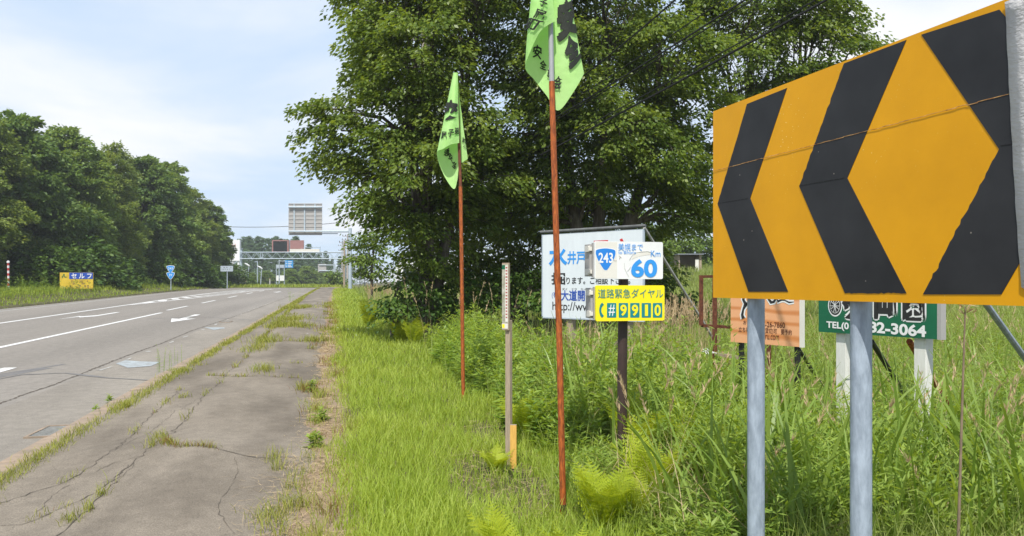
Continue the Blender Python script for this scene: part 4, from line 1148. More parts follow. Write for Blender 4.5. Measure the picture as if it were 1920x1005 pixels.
# utility poles
def upole(label, px, d, pyt, arms, mat, zb=None):
    t = flatroot('utility_pole', label, 'utility pole', px, d, 'utility poles along the right verge'); f = Flat(t, px, d)
    zt = f(0, pyt)[1]
    MB().tube([(0, 0, -.4), (0, 0, zt)], [.17, .11], 12).build('pole', mat, t, smooth=True)
    m = MB(); im = MB()
    for py, hw in arms:
        z = f(0, py)[1]; m.box2((-hw, -.14, z-.05), (hw, -.06, z+.05))
        for k in (-1, -.4, .4, 1): im.tube([(hw*k*.95, -.1, z+.05), (hw*k*.95, -.1, z+.28)], [.07, .04], 8)
    m.build('crossarm', M['signback'], t); im.build('insulator', M['brown'], t)
    return t, f
t, f = upole('wooden utility pole carrying a slatted horizontal sign back', 645.5, 112, 451, [(455, .7)], M['wood'])
a = f(644, 487); b = f(670, 476.5); p = MB().box2((a[0], .2, a[1]), (b[0], .25, b[1])).build('sign_back', M['signback'], t)
m = MB()
for py in (479, 482, 484.8): z = f(0, py)[1]; m.box2((a[0], .15, z-.05), (b[0], .199, z+.05))
m.build('rib', M['galv_far'], p)
upole('pale concrete utility pole with dark insulators next to the cantilever pole', 651.5, 128, 440, [(443, .8), (450, .9), (458, .9), (466, .7)], M['concrete'])
upole('thin distant utility pole left of the wooden one', 641.5, 175, 458, [(461, .9), (470, .8)], M['concrete'])
hp, hf = upole('concrete utility pole standing inside the big tree crown by the verge', 797, 21.5, 60, [(75, .9), (110, .8)], M['concrete'])
# overhead cables
def cable(label, a, b, sag, r):
    pts = [a.lerp(b, k/24)-Vector((0, 0, sag*4*(k/24)*(1-k/24))) for k in range(25)]
    m = MB().tube(pts, r, 6); o = m.build('overhead_cable', M['cable'], None, smooth=True)
    tag(o, label, 'cable', 'overhead cables crossing the big trees'); return o
def through(pa, da, pb, db, ext=.9):     # straight line through two seen points, run on beyond the frame
    A = P(*pa, da); B = P(*pb, db); return A+(A-B)*ext, B+(B-A)*.12
for lab, pa, pb, r in (
    ('lowest thick overhead cable, ending above the well drilling billboard', (1528, 0), (1050, 270), .022),
    ('cable strung just above the lowest thick overhead cable', (1508, 0), (1050, 261), .012),
    ('third overhead cable from below, the thinner of the middle pair', (1392, 0), (1046, 221), .011),
    ('fourth overhead cable from below, the thicker of the middle pair', (1378, 0), (1046, 216), .016),
    ('fifth overhead cable from below, thin and alone', (1338, 0), (1058, 196), .009),
    ('topmost overhead cable, crossing the upper part of the crowns', (1252, 0), (1085, 147), .014)):
    a, b = through(pa, 9.5, pb, 14.5); cable(lab, a, b, .08, r*.85)
o = cable('thin cable across the open sky left of the big overhanging sign', P(395, 424, 150), P(640, 417, 150), .5, .05); o['group'] = 'far cables'
# snow pole
x, y = XY(16, 55)
t = flatroot('snow_pole', 'red and white banded snow pole at the far left edge', 'snow pole', 16, 54)
f = Flat(t, 16, 54); zt = f(0, 493)[1]
rp_ = pmat('snow_pole_red', (.45, .035, .03), .5, .1, 4); nb_ = 11
for k in range(nb_):
    a = -.2 if k == 0 else zt*k/nb_
    MB().tube([(-.02*k/nb_, 0, a), (-.02*(k+1)/nb_, 0, zt*(k+1)/nb_)], .07, 10).build('band', rp_ if k % 2 == 0 else M['white'], t, smooth=True)
MB().tube([(-.02, 0, zt), (-.02, 0, zt+.12), (-.02, 0, zt+.16)], [.10, .10, .03], 10).build('cap', M['white'], t, smooth=True)
# self-service board
t = flatroot('fuel_signboard', 'yellow board with blue katakana strip in the shade under the left trees', 'signboard', 112, 56)
f = Flat(t, 112, 56)
a = f(112, 542); b = f(174.5, 511)
p = MB().box2((a[0], 0, a[1]), (b[0], .06, b[1])).build('panel', pmat('ochre_board', (.55, .38, .03), .6, .18, 1.5, c2=(.66, .48, .05)), t)
c = f(130, 523); MB().box2((c[0], -.012, c[1]), (b[0]-.01, -.002, b[1]-.01)).build('blue_strip', M['navy'], p)
q0 = f(134, 522); q1 = f(172, 512.5); text(p, 'セ ル フ', q0[0], q0[1], q1[0], q1[1], -.016, M['white'], .02)
m = MB()
for q, py, w_, h_ in ((120, 516, 2.4, 5), (117, 519, 1.6, 4), (123, 519.5, 4, 1.6)):
    c0 = f(q, py); m.box2((c0[0]-w_*.02, -.01, c0[1]-h_*.02), (c0[0]+w_*.02, -.002, c0[1]+h_*.02))
m.build('emblem', M['green'], p)
m = MB()
for k in range(16):
    q, py = random.uniform(131, 166), random.choice((527, 531.5, 536, 539)); w_, h_ = random.uniform(2, 5), random.uniform(2, 4)
    c0 = f(q, py); m.box2((c0[0]-w_*.02, -.010-.0004*k, c0[1]-h_*.02), (c0[0]+w_*.02, -.002, c0[1]+h_*.02))
m.build('faded_print', pmat('faded_brown_print', (.30, .20, .05), .7, .2, 3), p)
for q in (118, 168): x = f(q, 0)[0]; MB().tube([(x, .12, -.3), (x, .12, b[1]-.2)], .05, 8).build('leg', M['wood'], t)
# route marker
t = flatroot('route_marker', 'two blue heart shaped route shields one above the other on a thin post', 'route sign', 320.5, 72)
f = Flat(t, 320.5, 72)
MB().tube([(0, 0, -.3), (0, 0, f(0, 499)[1])], .04, 10).build('post', M['galv_far'], t, smooth=True)
for (py, s) in ((504.5, '243'), (517, '39')):
    c0 = f(320.5, py); k = .72
    p = MB().plate(shield(c0[0], c0[1], k*1.06, k*.98), -.09, -.05).build('shield', M['white'], t)
    MB().plate(shield(c0[0], c0[1], k*.95, k*.87), -.096, -.0905).build('shield_face', M['blue2'], p)
    w_ = .24 if len(s) == 3 else .15
    text(p, s, c0[0]-w_, c0[1]-.05, c0[0]+w_, c0[1]+.18, -.1, M['white'], .0)
# ================================================================== TREES
def sprays(nb, C, O, R, per, ll, lw, droop=.38, thick=.19, pitch=(.15, .9), flat=.55):
    """leaf sprays: C centres, O outward directions, R radii; every spray is a loose drooping fan of leaves"""
    n = len(C)*per
    c = np.repeat(C, per, 0); o = np.repeat(O, per, 0); r = np.repeat(R, per)
    oh = o*np.array([1, 1, .35]); oh = unit(oh+rng.normal(0, .12, oh.shape)*0)
    sd = unit(np.cross(oh, np.array([0, 0, 1.]))); up = np.cross(sd, oh)
    s = rng.uniform(-1, 1, n); q = rng.normal(0, .42, n)*np.sqrt(np.maximum(1.05-s*s, .1))
    p = c+oh*(s*r)[:, None]+sd*(q*r)[:, None]+up*(rng.normal(0, thick, n)*r)[:, None]
    p[:, 2] -= droop*r*((s*.5+.5)**2+q*q*.6)
    dirv = unit(oh*rng.uniform(.2, 1, n)[:, None]+sd*(np.sign(q)*rng.uniform(.1, .9, n))[:, None]-np.array([0, 0, 1.])*rng.uniform(pitch[0], pitch[1], n)[:, None])
    nn = unit(np.array([0, 0, 1.])+rng.normal(0, flat, (n, 3)))
    tb = np.repeat(rng.normal(.45, .2, len(C)), per)
    tint = np.clip(tb+rng.normal(0, .22, n), 0, 1)
    leaves(nb, p, dirv, nn, ll*rng.uniform(.7, 1.25, n), lw*rng.uniform(.75, 1.2, n), tint, .08)
def lobe_sprays(c, rx, rz, dens, spr_r, axis, upbias=.25):
    n = max(6, int(dens*rx*(rx+rz)))
    v = unit(rng.normal(0, 1, (n, 3))); v[:, 2] = v[:, 2]+upbias; v = unit(v)
    rad = rng.uniform(.35, 1, n)**.45
    p = np.array(c)+v*np.array([rx, rx, rz])*rad[:, None]
    o = unit((p-np.array([axis[0], axis[1], c[2]-rz*.6]))*np.array([1, 1, .5])+v*.6)
    return p, o, spr_r*rng.uniform(.6, 1.25, n)
def limb(mb, a, b, r0, r1, sag=.1, n=6, wob=.06):
    a = Vector(a); b = Vector(b); L = (b-a).length; pts = []; rr = []
    for i in range(n+1):
        s = i/n; p = a.lerp(b, s)+Vector((0, 0, L*sag*math.sin(s*math.pi)))
        if 0 < i < n: p += Vector((random.gauss(0, wob), random.gauss(0, wob), random.gauss(0, wob)))*L*.35
        pts.append(p); rr.append(r0+(r1-r0)*s)
    mb.tube(pts, rr, 7, cap=False); return pts
def big_tree(label, px, d, lobes, trunk_r, per, ll, lw, mat, name='broadleaf_tree', group=None, forks=None, spr=.5, dens=9, hz=None, cat='tree'):
    x, y = XY(px, d); zb = float(gz(x, y)); t = thing(name, label, cat, (x, y, zb), 0, group)
    tm = MB(); L = [(P(a, b, dd), r/F*dd, (r2 if r2 else r*.75)/F*dd) for a, b, dd, r, r2 in lobes]
    top = max(l[0].z for l in L)
    hub = []
    forks = forks or [(px, d)]
    for (fx, fd) in forks:
        q = XY(fx, fd); hh = hz or (top-zb)*.55
        pts = [Vector((x, y, zb-.3)), Vector((x+(q[0]-x)*.2, y+(q[1]-y)*.2, zb+hh*.25)), Vector((x+(q[0]-x)*.6, y+(q[1]-y)*.6, zb+hh*.6)), Vector((q[0], q[1], zb+hh)), Vector((q[0]+.2, q[1], zb+(top-zb)*.9))]
        tm.tube(pts, [trunk_r*1.35, trunk_r, trunk_r*.85, trunk_r*.6, trunk_r*.15], 12); hub += pts[1:4]
    nb = NB(); CC = []; OO = []; RR_ = []
    for c, rx, rz_ in L:
        h = min(hub, key=lambda q: (q-c).length+abs(q.z-(c.z-.9))*.7)
        pts = limb(tm, h, c, max(.03, trunk_r*.35), .018)
        p, o, r = lobe_sprays(c, rx, rz_, dens/(spr*spr)*.25, spr, (x, y))
        for k in range(0, len(p), 3): limb(tm, pts[random.randint(2, 5)], Vector(p[k]), .016, .005, .05, 4, .09)
        CC.append(p); OO.append(o); RR_.append(r)
    sprays(nb, np.concatenate(CC), np.concatenate(OO), np.concatenate(RR_), per, ll, lw)
    wt = Matrix.Translation((-x, -y, -zb))
    to = tm.build('trunk', M['bark'], t, smooth=True); to.data.transform(wt)
    co = nb.build('crown', mat, t); co.data.transform(wt)
    return t
T1 = [(720,-40,18,110,0),(860,-60,18.5,130,0),(715,45,17,62,50),(690,110,17.5,48,36),(800,90,16.5,90,0),(765,165,17,80,55),(690,165,18,40,28),
      (606,205,17,44,24),(640,245,17.2,62,38),(600,296,17.5,34,24),(662,325,17.3,56,36),(705,385,17,48,34),(752,430,17.5,60,50),(790,500,17.8,50,40),(850,410,18.5,90,60),
      (850,240,17,100,0),(900,320,17.5,90,0),(790,310,16,75,50),(720,280,16.8,60,40),(780,100,20.5,130,0),(820,300,20.5,130,0),(760,400,20,70,50),(900,-20,17,100,0)]
T2 = [(1000,-40,18.5,130,0),(1130,-30,19,150,0),(960,120,18,90,0),(1060,90,17,80,55),(1080,175,17.5,90,60),(1000,255,18,90,60),(1150,240,17.5,95,60),(1245,100,18,110,70),
      (1225,285,17.5,80,50),(1290,315,18,52,36),(1300,380,19,44,34),(1255,420,19.5,36,22),(1325,410,19.5,30,22),(1120,350,18.5,75,45),(1010,360,18.5,70,48),(1300,200,18.5,80,55),(1245,370,19,62,36),(1100,150,22,170,0),(1200,290,22,110,0),(1000,330,21.5,110,80),(1110,400,21,80,36),(940,400,20.5,80,50)]
T3 = [(1400,-20,20,130,0),(1500,-10,20.5,100,0),(1400,120,19.5,90,0),(1500,95,20,80,60),(1585,60,20,52,32),(1540,20,20,60,40),(1330,60,20,90,0),(1622,78,20.5,30,16),(1340,330,21,66,45),(1450,220,21,110,0),(1550,170,21,80,60),(1380,250,20,70,50)]
def lz(l): return [(a, b, c, r, r2) for a, b, c, r, r2 in l]
big_tree('large dark broadleaf tree whose layered boughs reach left over the verge behind the far flag', 806, 18, lz(T1),   .15, 100, .118, .064, M['elm'], forks=[(800, 18), (770, 18.3), (870, 18.4)], spr=.46, dens=19)
big_tree('large dark broadleaf tree rising behind the well drilling billboard', 1112, 19.4, lz(T2), .19, 100, .118, .064, M['elm'], forks=[(1060, 19.4), (1130, 19.8), (1225, 19.2)], spr=.46, dens=18)
big_tree('large broadleaf tree behind the top of the yellow chevron sign', 1452, 21, lz(T3), .16, 92, .125, .068, M['elm'], forks=[(1400, 21), (1500, 21)], spr=.5, dens=17)
# dark understorey bushes
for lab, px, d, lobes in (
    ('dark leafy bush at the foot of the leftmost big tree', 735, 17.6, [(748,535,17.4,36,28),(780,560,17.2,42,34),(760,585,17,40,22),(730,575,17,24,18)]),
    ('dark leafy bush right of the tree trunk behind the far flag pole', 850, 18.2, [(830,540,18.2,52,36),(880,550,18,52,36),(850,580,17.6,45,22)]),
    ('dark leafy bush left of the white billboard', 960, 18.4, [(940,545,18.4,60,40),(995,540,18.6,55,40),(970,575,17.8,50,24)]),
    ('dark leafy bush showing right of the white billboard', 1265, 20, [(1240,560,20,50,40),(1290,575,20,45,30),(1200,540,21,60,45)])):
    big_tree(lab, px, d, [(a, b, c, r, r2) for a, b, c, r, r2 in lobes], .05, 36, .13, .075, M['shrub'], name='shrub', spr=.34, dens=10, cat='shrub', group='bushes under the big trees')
for lab, px, d, lobes in (
    ('dark understorey tree between the far flag and the notice stake', 880, 24, [(850,470,24,60,50),(910,460,24.3,60,50),(870,530,24,60,46),(930,530,24,55,46),(820,520,24,46,40),(830,450,23.5,40,44),(900,410,24,50,36),(795,550,22,36,36)]),
    ('dark understorey tree just left of the white billboard', 985, 25, [(960,470,25,60,46),(1020,465,25,56,46),(980,530,25,60,46),(1030,540,24.5,50,40),(960,420,24.5,50,34),(1020,425,25,50,30)]),
    ('dark understorey tree behind the white billboard and distance sign', 1130, 25, [(1080,440,25,56,42),(1150,430,25,60,40),(1210,450,25,50,36),(1100,520,25,60,50),(1180,530,25,60,46),(1225,520,25,36,40)]),
    ('dark understorey bush right of the billboard, below the tree canopy', 1235, 22, [(1215,460,22,40,44),(1235,530,22,44,44),(1200,560,21.5,40,36),(1270,590,21,36,24)])):
    big_tree(lab, px, d, [(a, b, c, r, r2) for a, b, c, r, r2 in lobes], .08, 60, .16, .09, M['elm'], spr=.5, dens=12, group='understorey trees behind the billboard')
# light young trees
big_tree('light green young tree left of the big dark crown, right of the cantilever pole', 697, 40, [(690,455,40,28,20),(705,480,40,30,22),(678,490,40,22,18),(715,510,40,22,16),(690,520,40,20,14),(700,440,40,16,10),(668,470,40,14,12)], .09, 34, .19, .11, M['light'], spr=.5, dens=13)
big_tree('small bushy green tree at the foot of the far utility poles', 632, 120, [(632,515,120,9,8),(628,524,120,8,6),(637,525,120,8,6)], .12, 60, .5, .3, M['light'], spr=1.2, dens=9)
for lab, px, d, k in (('pale green tree in the far field, left of the rusty frame', 1262, 75, 1.0), ('pale rounded tree in the far field above the rusty frame', 1312, 78, 1.1), ('pale green tree in the far field hidden mostly by the chevron sign', 1360, 80, 1.0), ('pale green tree glimpsed under the big crown beside the billboard', 1215, 70, .9)):
    big_tree(lab, px, d, [(px, 470, d, 44*k, 36*k), (px-26, 488, d, 30, 24), (px+24, 482, d, 32, 26), (px+6, 432, d, 34*k, 28*k), (px-8, 500, d, 40, 18), (px-10, 400, d, 30*k, 24)], .16, 60, .34, .22, M['light'], spr=1.0, dens=9, group='pale trees across the field')
# left row: three built, the rest copied
def row_tree(label, name, hgt, rad, seed, mat, ll, per=46):
    st = rng.bit_generator.state; rs = np.random.default_rng(seed)
    t = thing(name, label, 'tree', (0, 0, 0), 0, 'tree row along the left verge')
    tm = MB(); tm.tube([(0, 0, -.4), (.1, 0, hgt*.25), (0, .1, hgt*.55), (.1, 0, hgt*.9)], [.30, .24, .16, .03], 10)
    CC = []; OO = []; RR_ = []
    nl = 30
    for k in range(nl):
        zf_ = .06+.92*((k+.5)/nl); rr = rad*(math.sin(min(1, zf_*1.02)**.8*math.pi)**.55)*(.95-.25*zf_)
        a = k*2.4+rs.uniform(-.4, .4); q = rr*rs.uniform(.45, .95)
        c = Vector((q*math.cos(a), q*math.sin(a), hgt*zf_-.4)); lr = rad*rs.uniform(.30, .44)*(1.05-.35*zf_)
        limb(tm, (0, 0, max(.8, c.z-1.2)), c, .08, .02)
        p, o, r = lobe_sprays(c, lr, lr*.95, 6.5, .62, (0, 0), .4); CC.append(p); OO.append(o); RR_.append(r)
    nb = NB(); sprays(nb, np.concatenate(CC), np.concatenate(OO), np.concatenate(RR_), per, ll, ll*.52, droop=.3, thick=.26, pitch=(-.3, .9), flat=.9)
    tm.build('trunk', M['bark'], t, smooth=True); nb.build('crown', mat, t)
    return t
protos = [row_tree('', 'broadleaf_tree', 15, 4.6, 1, M['oak'], .36, 60), row_tree('', 'broadleaf_tree', 15, 4.2, 2, M['oak_light'], .28, 76), row_tree('', 'broadleaf_tree', 14, 4.8, 3, M['oak_dark'], .42, 50)]
def copy_tree(o, parent=None):
    c = o.copy(); COL.objects.link(c); c.parent = parent
    if parent is not None: c.matrix_parent_inverse = o.matrix_parent_inverse.copy()
    for ch in o.children: copy_tree(ch, c)
    return c
used = set()
ROW = [(-190, 50, 13.5, 'broadleaf tree beyond the left frame edge at the near end of the tree row'),
       (-70, 57, 15.2, 'tallest tree of the left row, cut by the left frame edge'),
       (40, 63, 14.3, 'broadleaf tree directly behind the red and white snow pole'),
       (128, 70, 14.4, 'broadleaf tree rising behind the yellow and blue signboard'),
       (205, 78, 14.6, 'broadleaf tree of the left row just right of the yellow and blue signboard'),
       (268, 88, 14.7, 'broadleaf tree of the left row midway between signboard and route shields'),
       (318, 97, 15.4, 'broadleaf tree standing right behind the two route shields'),
       (355, 106, 13.6, 'broadleaf tree of the left row just right of the route shields'),
       (388, 114, 12.3, 'broadleaf tree of the left row behind the small white oblong sign'),
       (404, 124, 9.0, 'last and lowest tree of the left row, next to the white pylon sign'),
       (95, 82, 14.6, 'broadleaf tree in the second rank, seen between the snow pole and signboard trees'),
       (180, 95, 14.9, 'broadleaf tree in the second rank above the signboard\'s right end'),
       (-20, 74, 16, 'broadleaf tree in the second rank above the snow pole'),
       (285, 108, 15.0, 'broadleaf tree in the second rank left of the route shields')]
for i, (px, d, h, lab) in enumerate(ROW):
    pr = protos[i % 3]; base_h = (15, 15, 14)[i % 3]
    o = copy_tree(pr) if i % 3 in used else pr; used.add(i % 3)
    x, y = XY(px, d); o.location = (x, y, float(gz(x, y))); s = h/base_h*1.02
    o.scale = (s*(1.05 if i % 2 else .95), s, s); o.rotation_euler = (0, 0, i*1.37); o['label'] = lab; o['group'] = 'tree row along the left verge'
# hedge-like low bushes in front of the row
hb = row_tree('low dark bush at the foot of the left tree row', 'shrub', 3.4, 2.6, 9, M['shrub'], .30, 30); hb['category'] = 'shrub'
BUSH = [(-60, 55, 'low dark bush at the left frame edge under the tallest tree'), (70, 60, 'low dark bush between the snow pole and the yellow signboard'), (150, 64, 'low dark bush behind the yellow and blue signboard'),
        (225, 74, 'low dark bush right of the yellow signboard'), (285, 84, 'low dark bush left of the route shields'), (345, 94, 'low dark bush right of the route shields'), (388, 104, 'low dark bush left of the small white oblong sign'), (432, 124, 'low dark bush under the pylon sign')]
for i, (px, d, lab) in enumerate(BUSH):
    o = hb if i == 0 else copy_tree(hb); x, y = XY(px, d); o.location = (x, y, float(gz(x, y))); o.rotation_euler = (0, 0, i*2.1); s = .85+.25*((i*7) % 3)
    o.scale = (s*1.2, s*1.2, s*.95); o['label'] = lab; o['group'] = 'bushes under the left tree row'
# far forest
def conifer(seed):
    rs = np.random.default_rng(seed)
    t = thing('conifer', '', 'conifer', (0, 0, 0), 0, 'far forest'); H = 16
    MB().tube([(0, 0, -.4), (0, 0, H*.97)], [.22, .03], 8).build('trunk', M['bark'], t)
    C = []; O = []; R_ = []
    for k in range(120):
        z = H*(.1+.9*rs.uniform(0, 1)**.85); rr = 2.6*(1-z/H)**.75*rs.uniform(.35, 1)+.1; a = rs.uniform(0, 6.28)
        C.append((rr*math.cos(a), rr*math.sin(a), z)); O.append((math.cos(a), math.sin(a), -.1)); R_.append(.55+.75*(1-z/H))
    nb = NB(); sprays(nb, np.array(C), np.array(O), np.array(R_), 34, .5, .2, droop=.4, thick=.16); nb.build('crown', M['conifer'], t); return t
cf = [conifer(21), conifer(22)]; k = 0
FOR = []
for px in range(448, 560, 9): FOR.append((px+random.uniform(-3, 3), random.uniform(205, 235), 443+random.uniform(-2, 5)-(0), 'dark conifer in the far forest behind the truss gantry'))
for px in range(556, 612, 9): FOR.append((px+random.uniform(-3, 3), random.uniform(225, 250), 466+(px-556)*.12+random.uniform(-5, 5), 'dark conifer in the far forest below the big overhanging sign'))
for px in range(612, 700, 12): FOR.append((px+random.uniform(-3, 3), random.uniform(240, 280), 482+random.uniform(-6, 6), 'dark conifer in the far forest behind the utility poles'))
FOR.append((579, 230, 457, 'conifer standing above its neighbours just right of the brown gantry panel'))
for i, (px, d, pyt, lab) in enumerate(FOR):
    pr = cf[i % 2]; o = pr if i < 2 else copy_tree(pr); x, y = XY(px, d); zb = float(gz(x, y)); o.location = (x, y, zb)
    h = (CAMH-(pyt-535)/F*d-zb)/16; o.scale = (h*1.15, h*1.15, h); o.rotation_euler = (0, 0, i*1.9); o['label'] = lab; o['group'] = 'far forest'
fb = row_tree('', 'broadleaf_tree', 9, 4.0, 31, M['oak'], .45, 30)
FB = [(472, 175, 512, 'rounded tree behind the left leaning street lamp'), (500, 180, 508, 'rounded tree between the street lamps and the blue direction sign'), (545, 185, 505, 'rounded dark tree behind the blue direction sign'), (575, 190, 500, 'rounded dark tree right of the blue direction sign'),
      (590, 200, 508, 'rounded dark tree where the road disappears'), (612, 210, 512, 'rounded dark tree behind the smaller overhanging sign'), (455, 170, 507, 'rounded tree behind the kiosk'), (548, 150, 519, 'low rounded bush right of the two legged board')]
for i, (px, d, pyt, lab) in enumerate(FB):
    o = fb if i == 0 else copy_tree(fb); x, y = XY(px, d); zb = float(gz(x, y)); o.location = (x, y, zb)
    h = (CAMH-(pyt-535)/F*d-zb)/9; o.scale = (h*1.5, h*1.5, h); o.rotation_euler = (0, 0, i*1.3); o['label'] = lab; o['group'] = 'rounded trees at the road end'
# white house glimpsed behind the big tree
x, y = XY(806, 80); t = thing('house', 'white house glimpsed between the boughs left of the big tree trunk', 'house', (x, y, float(gz(x, y))), -YAW)
w_ = MB(); w_.box2((-3.6, 0, -.3), (3.2, 5, 3.1)); w_.add([(-3.6, 0, 3.1), (3.2, 0, 3.1), (-.2, 0, 4.7), (-3.6, 5, 3.1), (3.2, 5, 3.1), (-.2, 5, 4.7)], [(0, 1, 2), (5, 4, 3)]); w_.build('wall', M['white'], t)
r_ = MB(); r_.add([(-4, -.4, 2.95), (-.2, -.4, 4.8), (3.6, -.4, 2.95), (-4, 5.4, 2.95), (-.2, 5.4, 4.8), (3.6, 5.4, 2.95)], [(0, 1, 4, 3), (1, 2, 5, 4)])
ro = r_.build('roof', M['roofing'], t); md = ro.modifiers.new('solid', 'SOLIDIFY'); md.thickness = .12; md.offset = 1
for q in (-2.2, 1.4):
    wi = MB().box2((q-.6, -.03, .9), (q+.6, -.003, 2.0)).build('window', M['glass'], t)
    m = MB(); m.box2((q-.68, -.06, .82), (q+.68, -.031, .9)); m.box2((q-.68, -.06, 2.0), (q+.68, -.031, 2.08)); m.box2((q-.03, -.055, .9), (q+.03, -.031, 2.0)); m.build('frame', M['cream'], wi)
x, y = XY(1294, 66); t = thing('shed', 'small dark open shed with pale roof in the far field above the rusty frame', 'shed', (x, y, float(gz(x, y))), -YAW)
m = MB(); m.box2((-1.0, 0, -.2), (-.9, 2, 1.5)); m.box2((.8, 0, -.2), (1.0, 2, 1.5)); m.box2((-1.0, 2.001, -.2), (1.0, 2.1, 1.5)); m.build('wall', M['wood'], t)
MB().box2((-1.15, -.3, 1.5), (1.1, 2.3, 1.58)).build('roof', M['roofing'], t)
MB().box2((.45, -.02, -.2), (.75, .1, 1.1)).build('post_panel', M['cream'], t)
# ================================================================== GROUND VEGETATION
def frustum(n, px0, px1, d0, d1, pw=1.0):
    px = rng.uniform(px0, px1, n); u = rng.uniform(0, 1, n)
    d = np.exp(np.log(d0)+(np.log(d1)-np.log(d0))*u**pw)
    xc = (px-960)/F*d
    return d*AX[0]+xc*RX[0], d*AX[1]+xc*RX[1], d
def noise2(x, y, s=1.0, k=0):
    return (np.sin(x*1.7*s+k)+np.sin(y*1.3*s+1.7*k+x*.6*s)+np.sin((x+y)*2.3*s+.5*k)+np.sin((x*1.1-y*2.1)*s*1.6+k*2))/4
def lawnedge(Y): return -.05+.10*np.sin(Y*1.3)*np.sin(Y*.47+1)-.010*np.clip(Y, 0, 70)
def weededge(Y): return 1.68+.15*np.sin(Y*.9+.5)+.1*np.sin(Y*2.3)-.004*np.clip(Y-10, 0, 100)
# lawn strip beside the pavement
nb = NB()
x, y, d = frustum(210000, 380, 1200, 2.6, 85, .85)
e = lawnedge(y); k = (x > e+rng.exponential(.05, len(x))) & (x < weededge(y)+.5+rng.normal(0, .12, len(x))) & (rng.uniform(0, 1, len(x)) < np.clip((x-e)*3+.15, 0, 1))
# bare worn spots among the lawn
bare = (np.hypot((x-1.12)/.35, (y-5.4)/.9) < 1) | (np.hypot((x-1.45)/.3, (y-7.2)/.5) < 1)
k &= ~(bare & (rng.uniform(0, 1, len(x)) < .7))
x, y, d = x[k], y[k], d[k]; n = len(x); print('lawn', n)
cl_ = noise2(x, y, 2.2); hh = (.17+.05*cl_)*rng.uniform(.55, 1.35, n)*np.clip(.45+(x-lawnedge(y))*1.6, .4, 1)*(1+.010*np.clip(d, 0, 30))
tint = np.clip(.5+.25*noise2(x, y, 1.1, 2)+rng.normal(0, .25, n), 0, 1)
blades(nb, np.stack([x, y, gz(x, y)-.02], 1), hh, np.maximum(.0052*rng.uniform(.7, 1.6, n), d*.00085), rng.uniform(.15, .75, n), tint)
tag(nb.build('lawn_grass', M['lawn']), 'bright green mown grass filling the verge between pavement and weeds', 'grass', kind='stuff')
# tall meadow grass to the right
def tall(n, px0, px1, d0, d1, pw, cond, h0, hv, wd, name, mat, label, seg=3, leanr=(.15, .6)):
    nb = NB(); x, y, d = frustum(n, px0, px1, d0, d1, pw); k = cond(x, y, d); x, y, d = x[k], y[k], d[k]; n = len(x); print(name, n)
    hh = np.where((x < 2.35) & (y > 3.4) & (y < 5.9), .6, 1)*h0*rng.uniform(1-hv, 1+hv, n)*(1+.25*noise2(x, y, .9, 3))
    tint = np.clip(.45+.3*noise2(x, y, .6, 5)+rng.normal(0, .22, n), 0, 1)
    blades(nb, np.stack([x, y, gz(x, y)-.03], 1), hh, np.maximum(wd*rng.uniform(.6, 1.5, n), d*.0010), rng.uniform(leanr[0], leanr[1], n), tint, seg)
    return nb, (x, y, d, hh)
def inweeds(x, y, d): return (x > weededge(y)+rng.normal(0, .10, len(x)))
def shade_gap(x, y, d): return inweeds(x, y, d)
nb, _ = tall(120000, 690, 2350, 2.2, 20, .9, lambda x, y, d: inweeds(x, y, d) & ~((d < 4.2) & (x < 1.95)) & ~((d < 6) & (rng.uniform(0, 1, len(x)) < .5)) & ~((x < 3.6) & (y > 5.5) & (rng.uniform(0, 1, len(x)) < .8)) & ~((y > 11) & (x < 6) & (rng.uniform(0, 1, len(x)) < .75)), .50, .4, .006, 'a', None, '')
nb2, far = tall(95000, 640, 2100, 14, 75, 1.0, lambda x, y, d: (x > weededge(y)) & (x > 1.2) & ~((y < 27) & (x < 7.5+.12*y) & (rng.uniform(0, 1, len(x)) < .9)), .62, .35, .008, 'b', None, '')
nb.V += nb2.V; nb.F += [f+nb.n for f in nb2.F]; nb.T += nb2.T; nb.n += nb2.n
tag(nb.build('meadow_grass', M['meadow']), 'tall green meadow grass covering the field under the signboards', 'grass', kind='stuff')
# leafy weeds: stems with whorls of narrow leaves
def herbs(x, y, H, per, ll, lw, nb, stem=True):
    n = len(x); B = np.stack([x, y, gz(x, y)-.02], 1); az = rng.uniform(0, 6.28, n); ln = rng.uniform(.02, .22, n)
    dr = np.stack([np.cos(az), np.sin(az), 0*az], 1)
    def ax(t): return B[:, None]+dr[:, None]*(H*ln)[:, None, None]*(t**1.6)[..., None]+np.array([0, 0, 1.])*(H[:, None]*t)[..., None]
    t = np.sort(rng.uniform(.12, 1, (n, per)), 1); p = ax(t).reshape(-1, 3)
    la = (np.arange(per)*2.4)[None]+rng.uniform(0, 6.28, (n, 1))+rng.normal(0, .3, (n, per)); la = la.ravel(); tt = t.ravel()
    el = .75*tt-.25+rng.normal(0, .2, len(tt))
    D = np.stack([np.cos(la)*np.cos(el), np.sin(la)*np.cos(el), np.sin(el)], 1)
    L = np.repeat(ll, per)*(1.15-.65*tt)*rng.uniform(.75, 1.2, len(tt)); W = lw/ll[0]*L
    tint = np.clip(np.repeat(rng.normal(.38, .16, n), per)+.35*(tt-.5)+rng.normal(0, .12, len(tt)), 0, 1)
    h2 = L*.55
    Nn = np.tile(np.array([0, 0, 1.]), (len(tt), 1))+rng.normal(0, .25, (len(tt), 3))
    leaves(nb, p, D, Nn, L, W, tint, .12)
    if stem: blades(nb, B, H, np.full(n, .007), ln, np.full(n, .3), 3, az, 0)
nb = NB()
x, y, d = frustum(8500, 720, 2250, 3.6, 26, 1.0)
